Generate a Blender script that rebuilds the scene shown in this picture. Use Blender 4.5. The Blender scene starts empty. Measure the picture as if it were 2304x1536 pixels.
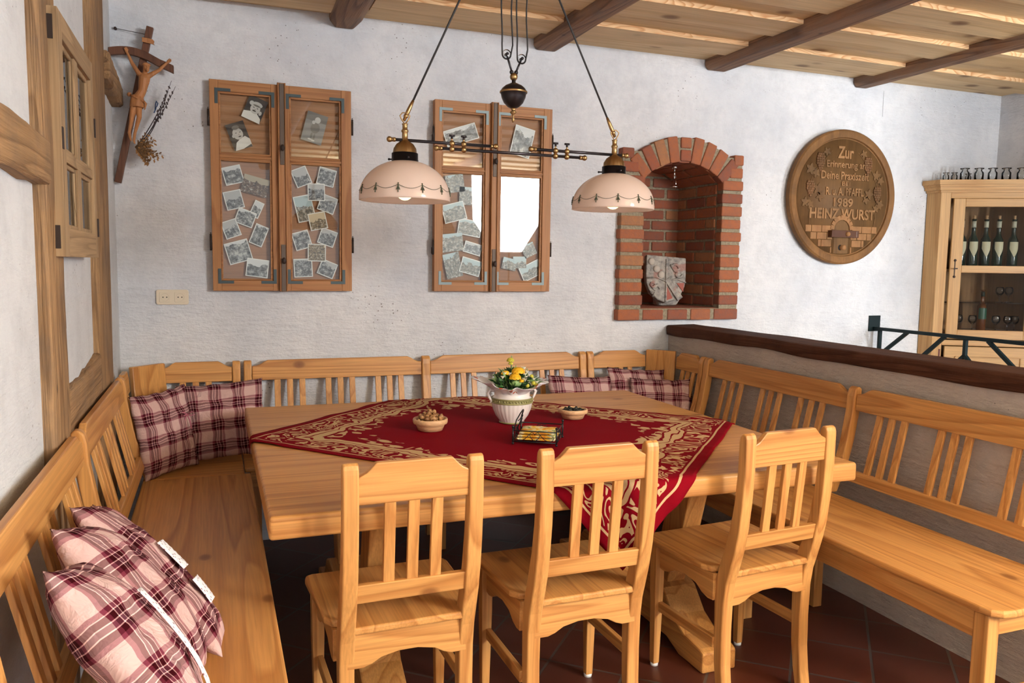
import bpy, bmesh, math, random
from mathutils import Vector, Matrix, noise
random.seed(7)
SC = bpy.context.scene
COL = SC.collection
PI = math.pi
def V(*a): return Vector(a)
# ------------------------------------------------------------------ materials
def new_mat(name):
    m = bpy.data.materials.new(name); m.use_nodes = True
    nt = m.node_tree
    b = nt.nodes['Principled BSDF']
    return m, nt, b
def N(nt, t, **kw):
    n = nt.nodes.new(t)
    for k, v in kw.items():
        if hasattr(n, k): setattr(n, k, v)
        else: n.inputs[k].default_value = v
    return n
def L(nt, a, b): nt.links.new(a, b)
def math_n(nt, op, a, b=None, c=None, clamp=False):
    n = nt.nodes.new('ShaderNodeMath'); n.operation = op; n.use_clamp = clamp
    for i, x in enumerate((a, b, c)):
        if x is None: continue
        if hasattr(x, 'is_linked'): nt.links.new(x, n.inputs[i])
        else: n.inputs[i].default_value = x
    return n.outputs[0]
def mix_c(nt, f, a, b):
    n = nt.nodes.new('ShaderNodeMix'); n.data_type = 'RGBA'
    for i, x in ((0, f), (6, a), (7, b)):
        if hasattr(x, 'is_linked'): nt.links.new(x, n.inputs[i])
        elif i == 0: n.inputs[i].default_value = x
        else: n.inputs[i].default_value = (*x, 1)
    return n.outputs[2]
def ramp(nt, fac, stops, const=False):
    n = nt.nodes.new('ShaderNodeValToRGB')
    cr = n.color_ramp
    if const: cr.interpolation = 'CONSTANT'
    while len(cr.elements) < len(stops): cr.elements.new(0.5)
    for e, (p, c) in zip(cr.elements, stops):
        e.position = p; e.color = (*c, 1) if len(c) == 3 else c
    nt.links.new(fac, n.inputs[0])
    return n.outputs[0]
def plain(name, col, rough=0.5, metal=0.0, spec=None, coat=0.0):
    m, nt, b = new_mat(name)
    b.inputs['Base Color'].default_value = (*col, 1)
    b.inputs['Roughness'].default_value = rough
    b.inputs['Metallic'].default_value = metal
    if spec is not None: b.inputs['Specular IOR Level'].default_value = spec
    if coat: b.inputs['Coat Weight'].default_value = coat; b.inputs['Coat Roughness'].default_value = .1
    return m
def bump(nt, b, h, strength=.3, dist=.01):
    n = nt.nodes.new('ShaderNodeBump'); n.inputs['Strength'].default_value = strength
    n.inputs['Distance'].default_value = dist
    nt.links.new(h, n.inputs['Height']); nt.links.new(n.outputs[0], b.inputs['Normal'])
def noise_n(nt, vec, scale, detail=3, rough=.5, dist=0):
    n = nt.nodes.new('ShaderNodeTexNoise')
    n.inputs['Scale'].default_value = scale; n.inputs['Detail'].default_value = detail
    n.inputs['Roughness'].default_value = rough; n.inputs['Distortion'].default_value = dist
    nt.links.new(vec, n.inputs['Vector'])
    return n.outputs[0]
def coords(nt, axis, along, across, rnd=True, kind='Object'):
    tc = nt.nodes.new('ShaderNodeTexCoord')
    src = tc.outputs[kind]
    if rnd:
        oi = nt.nodes.new('ShaderNodeObjectInfo')
        mu = math_n(nt, 'MULTIPLY', oi.outputs['Random'], 17.3)
        add = nt.nodes.new('ShaderNodeVectorMath'); add.operation = 'ADD'
        nt.links.new(src, add.inputs[0]); nt.links.new(mu, add.inputs[1]); src = add.outputs[0]
    mp = nt.nodes.new('ShaderNodeMapping')
    s = [across] * 3; s['xyz'.index(axis)] = along
    mp.inputs['Scale'].default_value = s
    nt.links.new(src, mp.inputs[0])
    return mp.outputs[0], src
def wood(name, axis, light, dark, rings=9, across=5.0, along=.45, rough=.38, knots=.06, knotcol=None, bmp=.12, grime=0.0, grimecol=(.05, .03, .02), spec=.35):
    m, nt, b = new_mat(name)
    v, src = coords(nt, axis, along, across)
    n1 = noise_n(nt, v, 1.0, 1.5, .45, .25)
    fr = math_n(nt, 'FRACT', math_n(nt, 'MULTIPLY', n1, float(rings)))
    c = ramp(nt, fr, [(0, light), (.55, tuple(.65 * a + .35 * d for a, d in zip(light, dark))), (.86, dark), (1, light)])
    # broad tonal drift
    n2 = noise_n(nt, v, .5, 1)
    c = mix_c(nt, math_n(nt, 'MULTIPLY', n2, .45), c, tuple(.5 * a + .5 * d for a, d in zip(light, dark)))
    # fine fibres
    mp = nt.nodes.new('ShaderNodeMapping'); s = [160.] * 3; s['xyz'.index(axis)] = 4.
    mp.inputs['Scale'].default_value = s; nt.links.new(src, mp.inputs[0])
    n3 = noise_n(nt, mp.outputs[0], 1.0, 2)
    f3 = ramp(nt, n3, [(.35, (.82, .82, .82)), (.65, (1.06, 1.06, 1.06))])
    mm = nt.nodes.new('ShaderNodeMix'); mm.data_type = 'RGBA'; mm.blend_type = 'MULTIPLY'; mm.inputs[0].default_value = .8
    nt.links.new(c, mm.inputs[6]); nt.links.new(f3, mm.inputs[7]); c = mm.outputs[2]
    if knots:
        mp = nt.nodes.new('ShaderNodeMapping'); s = [4.2] * 3; s['xyz'.index(axis)] = 2.6
        mp.inputs['Scale'].default_value = s; nt.links.new(src, mp.inputs[0])
        vo = nt.nodes.new('ShaderNodeTexVoronoi'); vo.inputs['Scale'].default_value = 1.0
        nt.links.new(mp.outputs[0], vo.inputs['Vector'])
        k = ramp(nt, vo.outputs['Distance'], [(0, (1, 1, 1)), (knots * .6, (.75, .75, .75)), (knots, (.12, .12, .12)), (knots * 2.2, (0, 0, 0))])
        kc = knotcol or tuple(x * .45 for x in dark)
        c = mix_c(nt, k, c, kc)
    if grime:
        tc = nt.nodes.new('ShaderNodeTexCoord')
        g = noise_n(nt, tc.outputs['Object'], 5, 5, .65)
        gf = ramp(nt, g, [(.42, (0, 0, 0)), (.7, (grime,) * 3)])
        c = mix_c(nt, gf, c, grimecol)
    nt.links.new(c, b.inputs['Base Color'])
    b.inputs['Roughness'].default_value = rough
    b.inputs['Specular IOR Level'].default_value = spec
    h = math_n(nt, 'ADD', math_n(nt, 'MULTIPLY', n3, .6), math_n(nt, 'MULTIPLY', fr, .25))
    bump(nt, b, h, bmp, .002 if bmp < .5 else .01)
    return m
PL, PD = (.66, .335, .105), (.42, .17, .045)
PINE = {a: wood('pine_' + a, a, PL, PD, rings=13, across=5, along=.26, knots=.105, knotcol=(.20, .07, .02)) for a in 'xyz'}
CEIL = {a: wood('ceiling_pine_' + a, a, (.72, .54, .30), (.58, .385, .18), rings=7, across=3.5, along=.25, knots=.19, knotcol=(.16, .07, .025), rough=.6, bmp=.1) for a in 'x'}
CABP = {a: wood('cabinet_pine_' + a, a, (.66, .415, .185), (.52, .29, .11), rings=6) for a in 'xz'}
SASH = {a: wood('sash_wood_' + a, a, (.44, .205, .075), (.30, .12, .04), rings=8, across=8, along=.6, rough=.5, knots=0) for a in 'xz'}
SHUT = {a: wood('weathered_wood_' + a, a, (.42, .28, .15), (.24, .15, .075), rings=10, across=9, along=.5, rough=.7, knots=.03, bmp=.4) for a in 'yz'}
OLD = {a: wood('old_timber_' + a, a, (.40, .235, .11), (.19, .10, .042), rings=11, across=8, along=.5, rough=.75, knots=.05, bmp=.9, grime=.6, grimecol=(.14, .10, .07)) for a in 'xyz'}
BEAM = wood('beam_timber_y', 'y', (.33, .18, .095), (.12, .055, .028), rings=11, across=6, along=.4, rough=.7, knots=.05, bmp=.9, grime=.5, grimecol=(.19, .15, .12))
CAP = wood('dark_sill_timber', 'y', (.11, .045, .025), (.05, .018, .010), rings=8, across=7, along=.5, rough=.65, knots=.04, bmp=.9, grime=.5, grimecol=(.03, .012, .008), spec=.12)
CROSSW = wood('cross_wood', 'z', (.15, .06, .03), (.09, .035, .018), rings=8, across=10, rough=.55, knots=0)
CARVE = wood('carved_wood', 'z', (.46, .20, .075), (.36, .145, .05), rings=6, across=10, rough=.55, knots=0)
def plaster(name, lo, hi, bs=.5):
    m, nt, b = new_mat(name)
    tc = nt.nodes.new('ShaderNodeTexCoord'); o = tc.outputs['Object']
    n1 = noise_n(nt, o, 1.3, 5, .6)
    c = ramp(nt, n1, [(.38, lo), (.62, hi)])
    n4 = noise_n(nt, o, 9, 5, .7)
    c = mix_c(nt, ramp(nt, n4, [(.45, (0, 0, 0)), (.68, (.38,) * 3)]), c, tuple(x * .80 for x in lo))
    vo = nt.nodes.new('ShaderNodeTexVoronoi'); vo.inputs['Scale'].default_value = 34
    nt.links.new(o, vo.inputs['Vector'])
    n5 = noise_n(nt, o, 2.2, 2)
    th = math_n(nt, 'MULTIPLY', math_n(nt, 'SUBTRACT', n5, .50, clamp=True), .62)
    sp = math_n(nt, 'LESS_THAN', vo.outputs['Distance'], th)
    c = mix_c(nt, math_n(nt, 'MULTIPLY', sp, .75), c, (.12, .10, .09))
    nt.links.new(c, b.inputs['Base Color'])
    b.inputs['Roughness'].default_value = .92; b.inputs['Specular IOR Level'].default_value = .15
    mp = nt.nodes.new('ShaderNodeMapping'); mp.inputs['Scale'].default_value = (6, 6, 26); nt.links.new(o, mp.inputs[0])
    h1 = noise_n(nt, mp.outputs[0], 1.6, 4, .65)
    h2 = noise_n(nt, o, 60, 3, .6)
    h = math_n(nt, 'ADD', math_n(nt, 'MULTIPLY', h1, 1.0), math_n(nt, 'MULTIPLY', h2, .35))
    bump(nt, b, h, min(1, bs * 1.5), .016)
    return m
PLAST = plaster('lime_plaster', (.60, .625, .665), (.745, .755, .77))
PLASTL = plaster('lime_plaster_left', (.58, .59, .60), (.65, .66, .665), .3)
METAL_DK = plain('dark_bronze', (.045, .04, .045), .32, .8)
BRASS = plain('aged_brass', (.42, .27, .12), .36, 1.0)
IRON = plain('rusty_iron', (.05, .035, .03), .6, .6)
STEEL_DK = plain('dark_galvanised', (.06, .08, .085), .5, .7)
STEEL_LT = plain('pale_galvanised', (.26, .33, .34), .6, .3)
CHROME = plain('chrome', (.75, .75, .75), .12, 1.0)
GREENM = plain('dark_green_paint', (.003, .013, .016), .5, 0, .25)
WIREM = plain('black_wire', (.012, .013, .015), .35, .3)
WHITEP = plain('white_plastic', (.8, .8, .78), .4)
CREAM = plain('cream_plastic', (.68, .60, .46), .35)
BLACK = plain('black_hole', (.01, .01, .01), .8)
CORDM = plain('black_cord', (.02, .018, .018), .6)
def glass(name, tint=(1, 1, 1), ior=1.5, rough=0.0):
    m, nt, b = new_mat(name); nt.nodes.remove(b)
    out = nt.nodes['Material Output']
    t = N(nt, 'ShaderNodeBsdfTransparent'); t.inputs[0].default_value = (*tint, 1)
    g = N(nt, 'ShaderNodeBsdfGlossy'); g.inputs['Roughness'].default_value = rough
    f = N(nt, 'ShaderNodeFresnel'); f.inputs[0].default_value = ior
    mx = N(nt, 'ShaderNodeMixShader')
    L(nt, f.outputs[0], mx.inputs[0]); L(nt, t.outputs[0], mx.inputs[1]); L(nt, g.outputs[0], mx.inputs[2])
    L(nt, mx.outputs[0], out.inputs[0])
    return m
GLASS = glass('window_glass', (.97, .98, .97), 1.5, .015)
JARG = glass('clear_jar_glass', (.965, .975, .975), 1.45)
GOBL = glass('goblet_glass', (.97, .98, .98), 1.45)
BOTG = plain('dark_green_bottle', (.006, .022, .016), .08, 0, .6)
BOTB = plain('amber_bottle', (.12, .035, .008), .08, 0, .6)
# ------------------------------------------------------------------ geometry
class MB:
    def __init__(s): s.v = []; s.f = []; s.uv = {}
    def add(s, vs, fs, mat=0, smooth=False, uvs=None):
        o = len(s.v); s.v += [tuple(p) for p in vs]
        for i, f in enumerate(fs):
            s.f.append((tuple(o + k for k in f), mat, smooth))
            if uvs: s.uv[len(s.f) - 1] = uvs[i]
    def box(s, x0, x1, y0, y1, z0, z1, mat=0):
        vs = [(x, y, z) for x in (x0, x1) for y in (y0, y1) for z in (z0, z1)]
        s.add(vs, [(0, 1, 3, 2), (4, 6, 7, 5), (0, 4, 5, 1), (2, 3, 7, 6), (0, 2, 6, 4), (1, 5, 7, 3)], mat)
    def obox(s, c, ax, ay, az, sx, sy, sz, mat=0):
        c = Vector(c); vs = []
        for i in (-.5, .5):
            for j in (-.5, .5):
                for k in (-.5, .5): vs.append(c + Vector(ax) * sx * i + Vector(ay) * sy * j + Vector(az) * sz * k)
        s.add(vs, [(0, 1, 3, 2), (4, 6, 7, 5), (0, 4, 5, 1), (2, 3, 7, 6), (0, 2, 6, 4), (1, 5, 7, 3)], mat)
    def prism(s, poly, o, au, av, aw, mat=0):
        """2-D outline in (au, av) at o, extruded by vector aw"""
        o, au, av, aw = map(Vector, (o, au, av, aw)); n = len(poly)
        a = [o + au * p[0] + av * p[1] for p in poly]; b = [p + aw for p in a]
        s.add(a + b, [tuple(range(n)), tuple(range(2 * n - 1, n - 1, -1))] + [(i, (i + 1) % n, n + (i + 1) % n, n + i) for i in range(n)], mat)
    def tube(s, pts, r, seg=10, mat=0, caps=True, closed=False):
        pts = [Vector(p) for p in pts]; n = len(pts)
        rr = r if isinstance(r, (list, tuple)) else [r] * n
        vs = []; up = None
        for i, p in enumerate(pts):
            if closed: t = (pts[(i + 1) % n] - pts[i - 1]).normalized()
            else: t = (pts[min(i + 1, n - 1)] - pts[max(i - 1, 0)]).normalized()
            if up is None:
                up = Vector((0, 0, 1)) if abs(t.z) < .9 else Vector((1, 0, 0))
            a = (up - t * up.dot(t))
            if a.length < 1e-4: a = Vector((1, 0, 0)) - t * t.x
            a.normalize(); b = t.cross(a); up = a
            for k in range(seg):
                an = 2 * PI * k / seg; vs.append(p + a * math.cos(an) * rr[i] + b * math.sin(an) * rr[i])
        fs = []
        for i in range(n if closed else n - 1):
            j = (i + 1) % n
            for k in range(seg): fs.append((i * seg + k, i * seg + (k + 1) % seg, j * seg + (k + 1) % seg, j * seg + k))
        if caps and not closed: fs += [tuple(range(seg - 1, -1, -1)), tuple((n - 1) * seg + k for k in range(seg))]
        s.add(vs, fs, mat, True)
    def lathe(s, prof, o=(0, 0, 0), seg=32, mat=0, axis='z', rmod=None, caps=False):
        o = Vector(o); n = len(prof); vs = []
        for i, (r, h) in enumerate(prof):
            for k in range(seg):
                an = 2 * PI * k / seg; q = r * (rmod(i, an) if rmod else 1)
                x, y = q * math.cos(an), q * math.sin(an)
                vs.append(o + (Vector((x, y, h)) if axis == 'z' else Vector((x, -h, y)) if axis == 'y' else Vector((h, x, y))))
        fs = [(i * seg + k, i * seg + (k + 1) % seg, (i + 1) * seg + (k + 1) % seg, (i + 1) * seg + k) for i in range(n - 1) for k in range(seg)]
        if caps: fs += [tuple(range(seg - 1, -1, -1)), tuple((n - 1) * seg + k for k in range(seg))]
        s.add(vs, fs, mat, True)
    def ball(s, c, r, mat=0, seg=12, rings=8, sc=(1, 1, 1), rot=None):
        vs = []; fs = []
        for i in range(rings + 1):
            th = PI * i / rings
            for k in range(seg):
                an = 2 * PI * k / seg
                p = Vector((math.sin(th) * math.cos(an) * r * sc[0], math.sin(th) * math.sin(an) * r * sc[1], math.cos(th) * r * sc[2]))
                if rot: p = rot @ p
                vs.append(Vector(c) + p)
        for i in range(rings):
            for k in range(seg): fs.append((i * seg + k, i * seg + (k + 1) % seg, (i + 1) * seg + (k + 1) % seg, (i + 1) * seg + k))
        s.add(vs, fs, mat, True)
    def mesh(s, name, mats):
        me = bpy.data.meshes.new(name)
        me.from_pydata(s.v, [], [f[0] for f in s.f])
        for m in mats: me.materials.append(m)
        for p, f in zip(me.polygons, s.f): p.material_index = f[1]; p.use_smooth = f[2]
        if s.uv:
            ul = me.uv_layers.new(name='UVMap')
            for pi, u in s.uv.items():
                for li, c in zip(me.polygons[pi].loop_indices, u): ul.data[li].uv = c
        bm = bmesh.new(); bm.from_mesh(me)
        bmesh.ops.remove_doubles(bm, verts=bm.verts, dist=1e-6)
        bmesh.ops.recalc_face_normals(bm, faces=bm.faces)
        bm.to_mesh(me); bm.free(); me.update()
        return me
def tag(o, label=None, cat=None, group=None, kind=None):
    if label: o['label'] = label
    if cat: o['category'] = cat
    if group: o['group'] = group
    if kind: o['kind'] = kind
    return o
def obj(name, mb, mats, parent=None, label=None, cat=None, group=None, kind=None, bevel=0, seg=2, loc=None, rot=None, sharp=None):
    if not isinstance(mats, (list, tuple)): mats = [mats]
    me = mb if isinstance(mb, bpy.types.Mesh) else mb.mesh(name, mats)
    if sharp:
        me.shade_smooth(); me.set_sharp_from_angle(angle=sharp)
    o = bpy.data.objects.new(name, me); COL.objects.link(o)
    if parent: o.parent = parent
    if loc: o.location = loc
    if rot: o.rotation_euler = rot
    if bevel:
        b = o.modifiers.new('bevel', 'BEVEL'); b.width = bevel; b.segments = seg; b.limit_method = 'ANGLE'; b.angle_limit = .6
        b.harden_normals = False
    return tag(o, label, cat, group, kind)
def thing(name, label, cat, loc=(0, 0, 0), rz=0, group=None):
    o = bpy.data.objects.new(name, None); COL.objects.link(o); o.location = loc; o.rotation_euler = (0, 0, rz)
    o.empty_display_size = .05
    return tag(o, label, cat, group)
def dup(root, loc, rz=0, label=None):
    r = root.copy(); COL.objects.link(r); r.location = loc; r.rotation_euler = (0, 0, rz)
    if label: r['label'] = label
    for ch in list(root.children):
        c = ch.copy(); COL.objects.link(c); c.parent = r
        for g in ch.children:
            d = g.copy(); COL.objects.link(d); d.parent = c
    return r
# ------------------------------------------------------------------ the room
XL, YB, XR, ZC = -.477, 4.72, 5.93, 2.90
FZ = -.12                       # floor level
YF = -2.8
XD = 2.93                       # face of the low dividing wall
def struct(name, mb, m, parent=None, **k): return obj(name, mb, m, parent, kind=None if parent else 'structure', **k)
b = MB(); b.box(XL - .3, XR + .3, YF, YB + .8, FZ - .1, FZ)
fm, nt, bs = new_mat('terracotta_tiles')
tc = N(nt, 'ShaderNodeTexCoord'); mp = N(nt, 'ShaderNodeMapping'); mp.inputs['Rotation'].default_value = (0, 0, math.radians(42)); mp.inputs['Location'].default_value = (.05, .12, 0)
L(nt, tc.outputs['Object'], mp.inputs[0])
br = N(nt, 'ShaderNodeTexBrick'); br.offset = 0; br.inputs['Scale'].default_value = 1; br.inputs['Brick Width'].default_value = .31; br.inputs['Row Height'].default_value = .31
br.inputs['Mortar Size'].default_value = .006; br.inputs['Mortar Smooth'].default_value = .2
br.inputs['Color1'].default_value = (.115, .026, .013, 1); br.inputs['Color2'].default_value = (.07, .017, .010, 1); br.inputs['Mortar'].default_value = (.07, .06, .055, 1)
L(nt, mp.outputs[0], br.inputs['Vector']); nn = noise_n(nt, tc.outputs['Object'], 7, 4)
L(nt, mix_c(nt, math_n(nt, 'MULTIPLY', nn, .4), br.outputs['Color'], (.06, .022, .016)), bs.inputs['Base Color'])
bs.inputs['Roughness'].default_value = .45
bump(nt, bs, math_n(nt, 'SUBTRACT', 1.0, br.outputs['Fac']), .4, .004)
struct('floor', b, fm)
# back wall with the niche opening
OX0, OX1, OZ0, OZS, OZA = 2.66, 3.33, 1.19, 2.09, 2.20   # opening outline in the masonry (covered by the brick surround)
b = MB()
def wall_grid(b, x0, x1, z0, z1, y, step=.25):
    pass
y0, y1 = YB, YB + .75
b.box(XL - .3, OX0, y0, y1, FZ, 3.05); b.box(OX1, XR + .3, y0, y1, FZ, 3.05)
b.box(OX0, OX1, y0, y1, FZ, OZ0); b.box(OX0, OX1, y0, y1, 2.26, 3.05)
struct('wall_back', b, PLAST)
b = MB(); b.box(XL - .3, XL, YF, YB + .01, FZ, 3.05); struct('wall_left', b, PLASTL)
# right wall with a window opening
WY0, WY1, WZ0, WZ1 = -1.5, .1, .85, 2.25
b = MB(); b.box(XR, XR + .3, YF, WY0, FZ, 3.05); b.box(XR, XR + .3, WY1, YB + .01, FZ, 3.05)
b.box(XR, XR + .3, WY0, WY1, FZ, WZ0); b.box(XR, XR + .3, WY0, WY1, WZ1, 3.05)
struct('wall_right', b, PLAST)
b = MB()
for a0, a1, c0, c1 in ((WY0, WY1, WZ0, WZ0 + .06), (WY0, WY1, WZ1 - .06, WZ1), (WY0, WY0 + .06, WZ0, WZ1), (WY1 - .06, WY1, WZ0, WZ1), ((WY0 + WY1) / 2 - .03, (WY0 + WY1) / 2 + .03, WZ0, WZ1)):
    b.box(XR + .08, XR + .14, a0, a1, c0, c1)
struct('window_1', b, WHITEP)
PX, PY = 5.0, .75
b = MB(); b.box(4.50, 5.27, -.3, 1.0, FZ, 3.0); struct('added_light_blocker', b, PLAST)  # unseen pier added to block window daylight from part of the back wall
# low dividing wall, plaster, slightly uneven
b = MB()
nx, nz = 60, 14; YD = 1.72
vs = []; fs = []
for i in range(nx + 1):
    for k in range(nz + 1):
        y = YD + (YB - YD) * i / nx; z = FZ + (1.09 - FZ) * k / nz
        vs.append((XD + .006 * noise.noise(Vector((y * 3, z * 4, 1))), y, z))
for i in range(nx):
    for k in range(nz): fs.append((i * (nz + 1) + k, (i + 1) * (nz + 1) + k, (i + 1) * (nz + 1) + k + 1, i * (nz + 1) + k + 1))
b.add(vs, fs, 0, True); b.box(XD + .012, XD + .20, YD, YB + .005, FZ, 1.09)
struct('wall_divider', b, plaster('divider_plaster', (.50, .435, .375), (.58, .51, .44), .6))
# dark sill timber on the dividing wall, irregular section
b = MB(); n = 46; vs = []; fs = []
for i in range(n + 1):
    y = YD - .03 + (YB - .01 - YD + .03) * i / n
    w1 = .012 * noise.noise(Vector((y * 1.7, 3, 0))); w2 = .016 * noise.noise(Vector((y * 2.3, 8, 0)))
    zb = 1.045 - .018 * (1 - (y / YB)) + w2 + (.045 if y > 4.45 else 0) * (y - 4.45) / .27 * 0
    prof = [(XD - .022 + w1 * .5, zb), (XD - .028 + w1, 1.09), (XD - .018 + w1, 1.108 + w2 * .3), (XD + .19, 1.112 + w2 * .3), (XD + .215, 1.095), (XD + .215, zb)]
    vs += [(p[0], y, p[1]) for p in prof]
m_ = 6
for i in range(n):
    for k in range(m_): fs.append((i * m_ + k, (i + 1) * m_ + k, (i + 1) * m_ + (k + 1) % m_, i * m_ + (k + 1) % m_))
fs += [tuple(range(m_)), tuple(n * m_ + k for k in range(m_))]
b.add(vs, fs); obj('sill_beam', b, CAP, None, 'dark brown rough timber capping the low plaster wall behind the right bench', 'beam', bevel=.006, sharp=.9)
# ceiling boards: base panel + alternating proud boards between the beams
b = MB(); b.box(XL - .3, XR + .3, YF, YB + .05, ZC, ZC + .1); struct('ceiling', b, CEIL['x'])
BX = [(-1.0, -.6), (.64, .83), (1.89, 2.07), (3.14, 3.34), (4.42, 4.58), (5.93, 6.0)]
edge = wood('raw_board_edge', 'x', (.85, .60, .34), (.55, .25, .09), rings=22, across=7, along=2.2, knots=.10, knotcol=(.3, .09, .03), rough=.7)
rr = random.Random(3)
for bi in range(len(BX) - 1):
    xa = max(BX[bi][1], XL); xb = min(BX[bi + 1][0], XR)
    y = 4.25 + (0 if bi != 0 else .3); first = True
    ys = [4.25 - .485 * k for k in range(0, 15)]
    for k, ye in enumerate(ys):
        if bi == 0: ye += .12
        if ye < YF + .3: continue
        w = .26 + rr.uniform(-.02, .02)
        b = MB(); j = rr.uniform(-.012, .012); j2 = rr.uniform(-.012, .012)
        vs = []; ny = 12
        zb = ZC - .027
        for i in range(ny + 1):
            x = xa + (xb - xa) * i / ny
            yy = ye + j + (j2 - j) * i / ny + .006 * noise.noise(Vector((x * 3, ye * 5, bi)))
            vs += [(x, yy, zb), (x, yy, ZC - .0), (x, min(yy + w, YB - .002), ZC - .0), (x, min(yy + w, YB - .002), zb)]
        for i in range(ny):
            o = 4 * i
            b.add([vs[o], vs[o + 1], vs[o + 5], vs[o + 4]], [(0, 1, 2, 3)], 1)
            b.add([vs[o + 3], vs[o], vs[o + 4], vs[o + 7]], [(0, 1, 2, 3)], 0)
            b.add([vs[o + 2], vs[o + 3], vs[o + 7], vs[o + 6]], [(0, 1, 2, 3)], 0)
        b.add(vs[:4], [(0, 1, 2, 3)], 1); b.add(vs[-4:], [(0, 1, 2, 3)], 1)
        mm = b.mesh('ceiling_board', [CEIL['x'], edge])
        struct('ceiling_board', mm, None)
# ceiling beams
labs = {1: 'short dark ceiling beam end above the left photo frame, leftmost of the four', 2: 'dark ceiling beam above the counterweight lamp, between the lamp cords', 3: 'dark ceiling beam ending at the wall above the brick niche', 4: 'grey-brown ceiling beam ending at the wall above the round carved plaque'}
for i in (1, 2, 3, 4):
    xa, xb = BX[i]; b = MB(); n = 40; vs = []
    zb = 2.832 if i > 1 else 2.825
    for k in range(n + 1):
        y = YF + .1 + (YB - .004 - YF - .1) * k / n
        t = lambda s, a=.012: a * noise.noise(Vector((y * 1.1, i * 7 + s, s)))
        ch = .035 + abs(t(9, .02)); dz = -.02 * (1 - k / n) + t(2)
        if i == 1: ch = .055
        vs += [(xa + t(1), y, ZC + .002), (xa + t(1), y, zb + ch * .7 + dz), (xa + ch * .6 + t(1), y, zb + dz), (xb - ch + t(3), y, zb + dz), (xb + t(3), y, zb + ch + dz), (xb + t(3), y, ZC + .002)]
    fs = []
    for k in range(n):
        for q in range(6): fs.append((k * 6 + q, (k + 1) * 6 + q, (k + 1) * 6 + (q + 1) % 6, k * 6 + (q + 1) % 6))
    fs += [tuple(range(6)), tuple(n * 6 + q for q in range(6))]
    b.add(vs, fs)
    obj('ceiling_beam', b, BEAM, None, labs[i], 'beam', 'ceiling beams', bevel=.008, sharp=.9)
# timber framing on the left wall
def timber(name, pa, pb, w0, w1, d, axis, label, seedn, curve=0):
    """beam lying on the left wall plane: pa,pb (y,z) centre ends, w widths, d proud"""
    b = MB(); n = 26; vs = []
    pa, pb = Vector(pa), Vector(pb); dr = (pb - pa).normalized(); nr = Vector((-dr.y, dr.x))
    for k in range(n + 1):
        t = k / n; c = pa.lerp(pb, t) + nr * curve * math.sin(PI * t); w = (w0 + (w1 - w0) * t) / 2
        e1 = w + .013 * noise.noise(Vector((t * 9, seedn, 0))); e2 = w + .013 * noise.noise(Vector((t * 9, seedn, 5)))
        p = c + nr * e1; q = c - nr * e2; dd = d + .004 * noise.noise(Vector((t * 7, seedn, 2)))
        vs += [(XL - .02, p.x, p.y), (XL + dd * .75, p.x, p.y), (XL + dd, *(c + nr * (e1 - .012))), (XL + dd, *(c - nr * (e2 - .012))), (XL + dd * .75, q.x, q.y), (XL - .02, q.x, q.y)]
    fs = []
    for k in range(n):
        for q in range(6): fs.append((k * 6 + q, (k + 1) * 6 + q, (k + 1) * 6 + (q + 1) % 6, k * 6 + (q + 1) % 6))
    fs += [tuple(range(6)), tuple(n * 6 + q for q in range(6))]
    b.add(vs, fs)
    return obj(name, b, OLD[axis], None, label, 'timber', 'half-timber framing of the left wall', bevel=.004, sharp=.8)
timber('wall_post', (2.77, FZ), (2.76, 2.898), .27, .27, .034, 'z', 'broad upright old timber post set in the left wall, nearest the camera', 1)
timber('wall_post', (3.90, FZ), (3.98, 2.898), .42, .40, .030, 'z', 'narrower upright timber post in the left wall beside the crucifix corner', 2)
timber('wall_rail', (1.2, 1.80), (2.66, 1.775), .15, .135, .045, 'y', 'horizontal timber meeting the nearest post, at the left picture edge below the sash', 3)
timber('wall_rail', (2.88, .985), (3.74, 1.01), .17, .19, .028, 'y', 'short grey-brown curved timber between the two posts just above the bench back', 4, -.02)
timber('wall_rail', (4.15, 2.385), (4.715, 2.345), .13, .11, .055, 'y', 'short grey timber end sticking out by the crucifix in the corner', 5)
# ------------------------------------------------------------------ brick niche
BR = []
for i, c in enumerate(((.36, .115, .047), (.31, .09, .042), (.38, .165, .07), (.26, .08, .042))):
    m, nt, bs = new_mat('red_brick_%s' % 'abcd'[i])
    tc = N(nt, 'ShaderNodeTexCoord'); q = noise_n(nt, tc.outputs['Object'], 28, 5, .7)
    L(nt, mix_c(nt, ramp(nt, q, [(.4, (0, 0, 0)), (.75, (.7,) * 3)]), c, tuple(x * .45 + .05 for x in c)), bs.inputs['Base Color'])
    bs.inputs['Roughness'].default_value = .85; bump(nt, bs, q, .8, .008); BR.append(m)
mort, nt, bs = new_mat('mortar'); tc = N(nt, 'ShaderNodeTexCoord'); q = noise_n(nt, tc.outputs['Object'], 60, 4)
L(nt, ramp(nt, q, [(.3, (.20, .165, .11)), (.7, (.34, .29, .20))]), bs.inputs['Base Color']); bs.inputs['Roughness'].default_value = .95; bump(nt, bs, q, .8, .01)
NX0, NX1 = 2.505, 3.452        # outside of the surround
IX0, IX1 = 2.685, 3.285        # clear opening
ZF, ZSP, ZAP = 1.227, 2.085, 2.205
ZBOT, ZTOPL = 1.142, 2.275
cx = (IX0 + IX1) / 2; hw = (IX1 - IX0) / 2; sag = ZAP - ZSP
R_in = (hw * hw + sag * sag) / (2 * sag); zc = ZAP - R_in
niche = thing('brick_niche', 'arched red brick niche built into the back wall beside the round plaque', 'niche', (cx, YB, ZF))
def rel(bm): 
    bm.v = [(x - cx, y - YB, z - ZF) for x, y, z in bm.v]; return bm
fy0, fy1 = 4.66, 4.73
rb = random.Random(11)
bk = MB(); mo = MB()
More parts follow.
